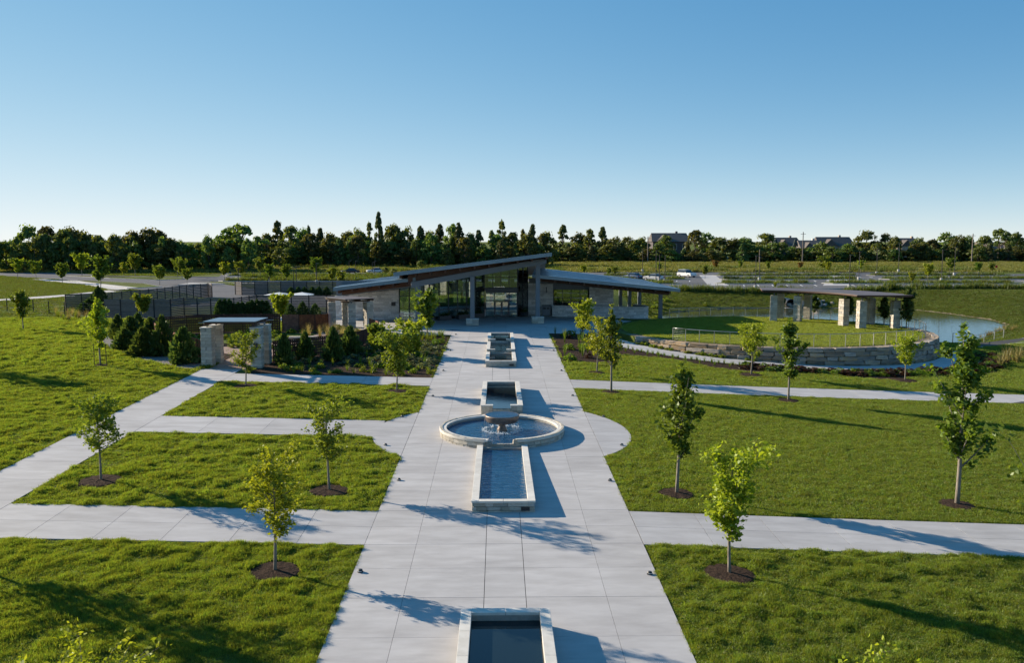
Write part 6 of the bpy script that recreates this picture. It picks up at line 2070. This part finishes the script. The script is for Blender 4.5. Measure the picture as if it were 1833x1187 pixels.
# low planting on the islands
P = []
for x0, x1, y0, y1 in spots:
    n = int((x1 - x0) * 7)
    x = rng.uniform(x0 + .3, x1 - .3, n); y = rng.uniform(y0 + .4, y1 - .4, n)
    P.append(np.stack([x, y, gza(x, y) + .14], -1))
P = np.concatenate(P); n2 = len(P)
scatter('island_planting', P, np.stack([np.zeros(n2), np.zeros(n2), rng.uniform(0, 6.28, n2)], -1), np.stack([np.full(n2, 1.9)] * 2 + [rng.uniform(1.8, 4.6, n2)], -1), rng.integers(0, 4, n2), NG_BANK, 'low green planting on the parking islands', 'planting')
# taller planting on the low berms behind the lots
P = []
for x0, x1, y0, y1, n in ((22, 170, 236, 243, 1500), (45, 170, 258, 262, 900), (-95, 18, 236, 242, 1200), (-60, 20, 262, 266, 600), (30, 105, 147.6, 149.6, 500)):
    x = rng.uniform(x0, x1, n); y = rng.uniform(y0, y1, n)
    k = vnoise(x, y, 9, 12) > .36
    P.append(np.stack([x[k], y[k], gza(x[k], y[k])], -1))
P = np.concatenate(P); n2 = len(P)
scatter('berm_planting', P, np.stack([np.zeros(n2), np.zeros(n2), rng.uniform(0, 6.28, n2)], -1), np.stack([np.full(n2, 2.6)] * 2 + [rng.uniform(3.0, 7.5, n2)], -1), rng.integers(0, 4, n2), NG_BANK, 'dark green planting in bands on the low berms behind the lots', 'planting')
# painted stall lines
for (xa, xb, y, dy) in ((46, 62, 160, 4.5), (67, 104, 160, 4.5), (50, 80, 178.5, 4.5), (86, 117, 178.5, 4.5), (24, 34, 160, 4.5), (26, 40, 178.5, 4.5), (54, 88, 198, 4.5), (92, 124, 198, 4.5), (-52, -28, 181, 4.5), (-10, 15, 181, 4.5)):
    n = int((xb - xa) / 2.75)
    for k in range(n + 1):
        x = xa + 2.75 * k
        o = sheet('stall_line', [(x, y), (x + .18, y), (x + .18 + dy * .25, y + dy), (x + dy * .25, y + dy)], .021, 'paint_white', None, .006, 20)
        tag(o, 'white painted stall line on the parking lot asphalt', 'road marking', 'stall lines of the parking lots', 'structure')
# concrete crossings
flat('crossing_path', [(37.5, 150.7), (41.5, 150.7), (54, 213), (50, 213)], 'concrete', .024, 'straight concrete walk crossing the parking lot', 'path')
flat('crossing_path', [(57, 150.7), (62.5, 150.7), (87, 213), (83, 213)], 'concrete', .026, 'slanting concrete walk crossing the right parking lot', 'path')
flat('lot_kerb', [(20, 150.0), (106, 150.0), (106, 150.48), (20, 150.48)], 'concrete', .12, 'pale concrete kerb along the near edge of the right parking lot', 'kerb', th=.2)
flat('far_path', [(150, 232), (240, 214), (240, 217), (150, 235)], 'concrete', .03, 'pale path crossing the meadow at the far right', 'path')

# ------------------------------------------------------------------ cars
def make_car(paint, suv):
    t = thing('car', (0, 0, 0))
    L_, W_ = (4.6, 1.85) if not suv else (4.75, 1.92)
    h1, h2 = (.92, 1.42) if not suv else (1.08, 1.74)
    prof = [(-L_ / 2, .42), (-L_ / 2 + .05, .75), (-L_ / 2 + .15, h1 - .06), (-.95, h1), (L_ / 2 - .55, h1 + .02), (L_ / 2 - .04, h1 - .05), (L_ / 2, .6), (L_ / 2 - .03, .34), (-L_ / 2 + .1, .32)]
    b = MB(); n = len(prof)
    v = []
    for s_, ins in ((-1, 0), (1, 0)):
        v += [(x, s_ * W_ / 2 * (1 if .5 < z < h1 - .03 else .95), z) for x, z in prof]
    b.add(v, [list(range(n)), list(range(n, 2 * n))[::-1]] + [(i, n + i, n + (i + 1) % n, (i + 1) % n) for i in range(n)])
    b.build('body', paint, t)
    rear = L_ / 2 - (.75 if not suv else .12)
    cab = [(-1.15, h1 - .01), (-.35, h2), (rear - .55 if not suv else rear - .25, h2), (rear, h1 - .01)]
    b = MB(); v = []
    for s_ in (-1, 1):
        v += [(x, s_ * (W_ / 2 - (.06 if z < h2 else .22)), z) for x, z in cab]
    b.add(v, [(0, 1, 2, 3), (7, 6, 5, 4), (0, 4, 5, 1), (1, 5, 6, 2), (2, 6, 7, 3)])
    b.build('windows', 'car_glass', t)
    MB().slab3([(-.33, -W_ / 2 + .21, h2 + .03), (cab[2][0] + .02, -W_ / 2 + .21, h2 + .03), (cab[2][0] + .02, W_ / 2 - .21, h2 + .03), (-.33, W_ / 2 - .21, h2 + .03)], .05).build('roof', paint, t)
    for x in (-L_ / 2 + .85, L_ / 2 - .9):
        for s_ in (-1, 1):
            w = thing('wheel', (x, s_ * (W_ / 2 - .08), .33)); w.parent = t
            b = MB(); b.tube([(x, s_ * (W_ / 2 - .22), .33), (x, s_ * (W_ / 2 + .01), .33)], .33, 16); b.build('tyre', 'tyre', w)
            b = MB(); b.tube([(x, s_ * (W_ / 2 - .05), .33), (x, s_ * (W_ / 2 + .02), .33)], .2, 12); b.build('rim', 'rim', w)
    for s_ in (-1, 1):
        MB().box(-L_ / 2 - .01, -L_ / 2 + .1, s_ * .62 - .2, s_ * .62 + .2, .62, .76).build('headlight', 'lamp_glass', t)
        MB().box(L_ / 2 - .06, L_ / 2 + .01, s_ * .68 - .16, s_ * .68 + .16, .7, .9).build('taillight', 'lamp_red', t)
        MB().box(-.75, -.6, s_ * (W_ / 2 + .08) - .09, s_ * (W_ / 2 + .08) + .09, h1 + .02, h1 + .16).build('mirror', paint, t)
    return t


for paint, suv, px, py, rz_, label in (('car_white', True, 1229, 496, 2.1, 'white sport utility car parked alone in the right lot'), ('car_silver', False, 1170, 502, -.9, 'silver sedan parked behind the low right roof'), ('car_blue', False, 1133, 500, -.9, 'blue sedan parked next to the silver car behind the roof'),
                                      ('car_silver', False, 1303, 465.5, .1, 'silver car on the distant road before the trees'), ('car_white', False, 672, 489, .3, 'white car parked in the left lot behind the building'), ('car_dark', False, 627, 490, .3, 'dark car parked in the left lot behind the slatted fence')):
    c = make_car(paint, suv)
    p = gp(px, py, 2.03)
    c.location = p; c.rotation_euler = (0, 0, rz_)
    tag(c, label, 'car')

# ------------------------------------------------------------------ lamp posts, power poles, signs
def lamp_post(x, y, h, label, group):
    t = thing('lamp_post', (x, y, gz(x, y)), label, 'lamp post', group)
    z = gz(x, y)
    MB().lathe([(.3, 0), (.3, .75), (.27, .8)], 14, (x, y, z)).build('base', 'concrete', t)
    MB().tube([(x, y, z + .8), (x, y, z + h)], [.075, .055], 8).build('pole', 'black_metal', t)
    MB().box(x - .1, x + .55, y - .16, y + .16, z + h, z + h + .1).build('lamp_head', 'black_metal', t)


for px, by, ty in ((1352, 517, 457), (1359, 503.5, 461), (1520, 517, 456), (1537, 503, 451), (1569, 492, 446), (1608, 487.5, 437), (1685, 505, 448), (1708, 494, 443), (1150, 487.5, 446), (1174, 505, 449), (1180, 505.5, 457), (1190, 507, 458)):
    p = gp(px, by, 2.0)
    lamp_post(p[0], p[1], pt(px, ty, p[1])[2] - 2.0, 'slim black lamp post on a concrete foot in the right parking lot', 'lamp posts of the right parking lot')
for px, by, ty in ((427, 512, 481), (526, 517, 480), (531, 520, 478), (567, 509, 472), (625, 490, 468), (637, 490, 468), (667, 492, 470), (671, 496, 468)):
    p = gp(px, by, 2.0)
    lamp_post(p[0], p[1], pt(px, ty, p[1])[2] - 2.0, 'slim black lamp post on a concrete foot in the left parking lot', 'lamp posts of the left parking lot')
for px, ty, lab in ((1160, 423, 'grey wooden power pole standing before the dark brick house'), (1438, 415, 'wooden power pole standing before the tan houses'), (1742, 418, 'wooden power pole among the trees at the far right'), (1360, 447, 'short pale pole beside the distant road')):
    Y = 330.0
    p = pt(px, ty, Y)
    t = thing('power_pole', (p[0], Y, gz(p[0], Y)), lab, 'power pole')
    MB().tube([(p[0], Y, gz(p[0], Y)), (p[0], Y, p[2])], [.22, .16], 8).build('pole', 'pole_wood', t)
    if px != 1360: MB().box(p[0] - 1.0, p[0] + 1.0, Y - .06, Y + .06, p[2] - .9, p[2] - .75).build('cross_arm', 'pole_wood', t)
def sign(px, by, ty, w, m, label, shape='box'):
    p = gp(px, by, 2.0); x, y = p[0], p[1]; zt = pt(px, ty, y)[2]
    t = thing('road_sign', (x, y, 2.0), label, 'sign')
    MB().tube([(x, y, 2.0), (x, y, zt)], .035, 6).build('post', 'rail_metal', t)
    if shape == 'oct':
        b = MB(); b.tube([(x, y - .06, zt), (x, y - .04, zt)], w / 2, 8); b.build('plate', m, t)
    else:
        MB().box(x - w / 2, x + w / 2, y - .07, y - .04, zt - w * .3, zt + w * .3).build('plate', m, t)
sign(1783, 486, 477, .75, 'sign_red', 'small red octagonal road sign on the drive at the far right', 'oct')
sign(1422, 467, 461, 3.2, 'sign_blue', 'blue sign board on the grass before the distant houses')
sign(1275, 467, 452, 1.8, 'sign_green', 'small green street sign by the distant road')

# small parking lot trees
PT = [young_tree_meshes(300 + k, 4.2, 2.0, 1.4, ('locust', 'maple', 'locust')[k % 3], .22, ('leaf_yellow', 'leaf_mid', 'leaf_mid', 'leaf_green')[k % 4], 1.0) for k in range(5)]
RT = young_tree_meshes(320, 3.4, 1.8, 1.2, 'locust', .22, 'leaf_rust', .9)
random.seed(81)
for (px, by, ty) in ((32, 500, 462), (65, 500, 468), (112, 507, 473), (147, 494, 456), (180, 518, 462), (222, 498, 470), (242, 494, 456), (286, 510, 476), (318, 495, 461), (326, 500, 464), (335, 509, 482), (402, 503, 469), (430, 499, 469), (466, 496, 461), (483, 503, 474), (513, 505, 475), (566, 497, 463), (595, 508, 480), (611, 510, 487)):
    p = gp(px, by, 2.05); H = pt(px, ty, p[1])[2] - 2.05
    plant_tree('parking_tree', p[0], p[1], PT[random.randrange(5)], 'young light green tree along the left drive and parking lot', 'tree', 'young trees of the left drive', H / 4.2, random.uniform(0, 6.28), 2.05)
for (px, by, ty) in ((1045, 492, 476), (1090, 494, 480), (1100, 495, 478), (1180, 487, 470), (1262, 499, 474), (1325, 484, 466), (1375, 486, 468), (1475, 488, 460), (1482, 489, 470), (1540, 488, 466), (1388, 517, 506), (1583, 516, 508), (1632, 508, 489), (1661, 501, 474), (1700, 487, 463), (1750, 491, 471), (1775, 489, 472)):
    p = gp(px, by, 2.05); H = pt(px, ty, p[1])[2] - 2.05
    plant_tree('parking_tree', p[0], p[1], PT[random.randrange(5)], 'young light green tree in or behind the right parking lot', 'tree', 'young trees of the right lot', H / 4.2, random.uniform(0, 6.28), 2.05)
for (px, by, ty) in ((1281, 483, 467), (1432, 484, 470)):
    p = gp(px, by, 2.05); H = pt(px, ty, p[1])[2] - 2.05
    plant_tree('parking_tree', p[0], p[1], RT, 'small reddish tree on the meadow behind the right parking lot', 'tree', 'reddish trees on the meadow', H / 3.4, random.uniform(0, 6.28), 2.05)
# bigger trees on the meadow edge behind the building
for i, (px, by, ty, w) in enumerate(((690, 492, 478, 16), (755, 483, 465, 24), (800, 480, 442, 30), (780, 478, 452, 24), (705, 494, 480, 18))):
    p = gp(px, by, 2.0); H = pt(px, ty, p[1])[2] - 2.0
    far_tree(p[0], p[1], H, w / 1530 * p[1], 'r', 'light green bushy tree on the meadow behind the upper roof', 'bushy trees behind the roof')

# ------------------------------------------------------------------ houses
def house(px, ridge, eave, wpx, Y, label, two=True, wall='house_wall', hip=False):
    x = pt(px, ridge, Y)[0]; zr0 = pt(px, ridge, Y)[2]; ze = pt(px, eave, Y)[2]; z0 = gz(x, Y) - .2
    w = wpx / 1530 * Y / 2; d = 6.0
    t = thing('house', (x, Y, z0), label, 'house', 'houses beyond the road')
    MB().box(x - w, x + w, Y - d, Y + d, z0, ze).build('wall', wall, t)
    b = MB(); o = .6; rx = w * (.55 if hip else .98)
    v = [(x - w - o, Y - d - o, ze - .1), (x + w + o, Y - d - o, ze - .1), (x + w + o, Y + d + o, ze - .1), (x - w - o, Y + d + o, ze - .1), (x - rx, Y, zr0), (x + rx, Y, zr0)]
    b.add(v, [(0, 1, 5, 4), (2, 3, 4, 5), (1, 2, 5), (3, 0, 4), (3, 2, 1, 0)])
    rf_ = b.build('roof', 'shingle', t)
    MB().box(x + w * .4, x + w * .4 + .9, Y + .5, Y + 1.6, ze, zr0 + .8).build('chimney', wall, rf_)
    # front gable
    gw = w * .42; gx_ = x - w * .4; gh = ze + (zr0 - ze) * .75
    b = MB(); v = [(gx_ - gw, Y - d - 1.2, ze - .1), (gx_ + gw, Y - d - 1.2, ze - .1), (gx_, Y - d - 1.2, gh), (gx_ - gw, Y, ze - .1), (gx_ + gw, Y, ze - .1), (gx_, Y, gh)]
    b.add(v, [(0, 1, 2), (0, 2, 5, 3), (1, 4, 5, 2)]); b.build('gable', 'shingle', rf_)
    MB().box(gx_ - gw * .85, gx_ + gw * .85, Y - d - 1.0, Y - d + .01, z0, ze - .12).build('bay', wall, t)
    hgt_ = (ze - z0)
    for lv in ((.18, .42), (.58, .86)) if two else ((.3, .75),):
        for k in range(4):
            wx = x - w * .78 + k * w * .5
            yf = Y - d - (1.0 if abs(wx - gx_) < gw * .8 else 0)
            wd = MB().box(wx - .75, wx + .75, yf - .08, yf - .005, z0 + hgt_ * lv[0] - .08, z0 + hgt_ * lv[1] + .08).build('window', 'house_trim', t)
            MB().box(wx - .62, wx + .62, yf - .10, yf - .082, z0 + hgt_ * lv[0], z0 + hgt_ * lv[1]).build('pane', 'house_glass', wd)


mat('house_dark', (.075, .065, .07), (.10, .09, .095), 1, rough=.9)
mat('house_tan', (.36, .29, .23), (.42, .34, .27), 1, rough=.9)
house(1197, 417, 432, 64, 392, 'large dark brick house behind the trees right of the wood', True, 'house_dark')
house(1405, 425, 440, 44, 400, 'brown gabled house behind the blue spruces', True)
house(1447, 430, 444, 40, 372, 'grey gabled house next to the power pole', True, 'house_trim')
house(1490, 424, 440, 62, 392, 'wide brown house with low roof right of the power pole', True)
house(1622, 426, 440, 52, 395, 'tan house with long brown roof between dark trees', True, 'house_tan', True)
house(1762, 432, 446, 30, 390, 'tan house half hidden right of the tall power pole', True, 'house_tan')
house(1800, 434, 446, 40, 398, 'tan house with brown roof at the far right', True, 'house_tan', True)
t = thing('white_lattice', (10, 335, 2.0), 'white post structure standing among the trees above the roof tip', 'lattice')
for k in range(9):
    p = pt(942 + k * 5, 450, 335)
    MB().box(p[0] - .12, p[0] + .12, 334.9, 335.1, 2.0, pt(942, 437, 335)[2]).build('post', 'house_trim', t)
for zz_ in (438, 443):
    p, q = pt(940, zz_, 335), pt(984, zz_, 335)
    MB().bar(p, (q[0], 335, p[2]), .2, .2).build('rail', 'house_trim', t)

S.frame_set(1)
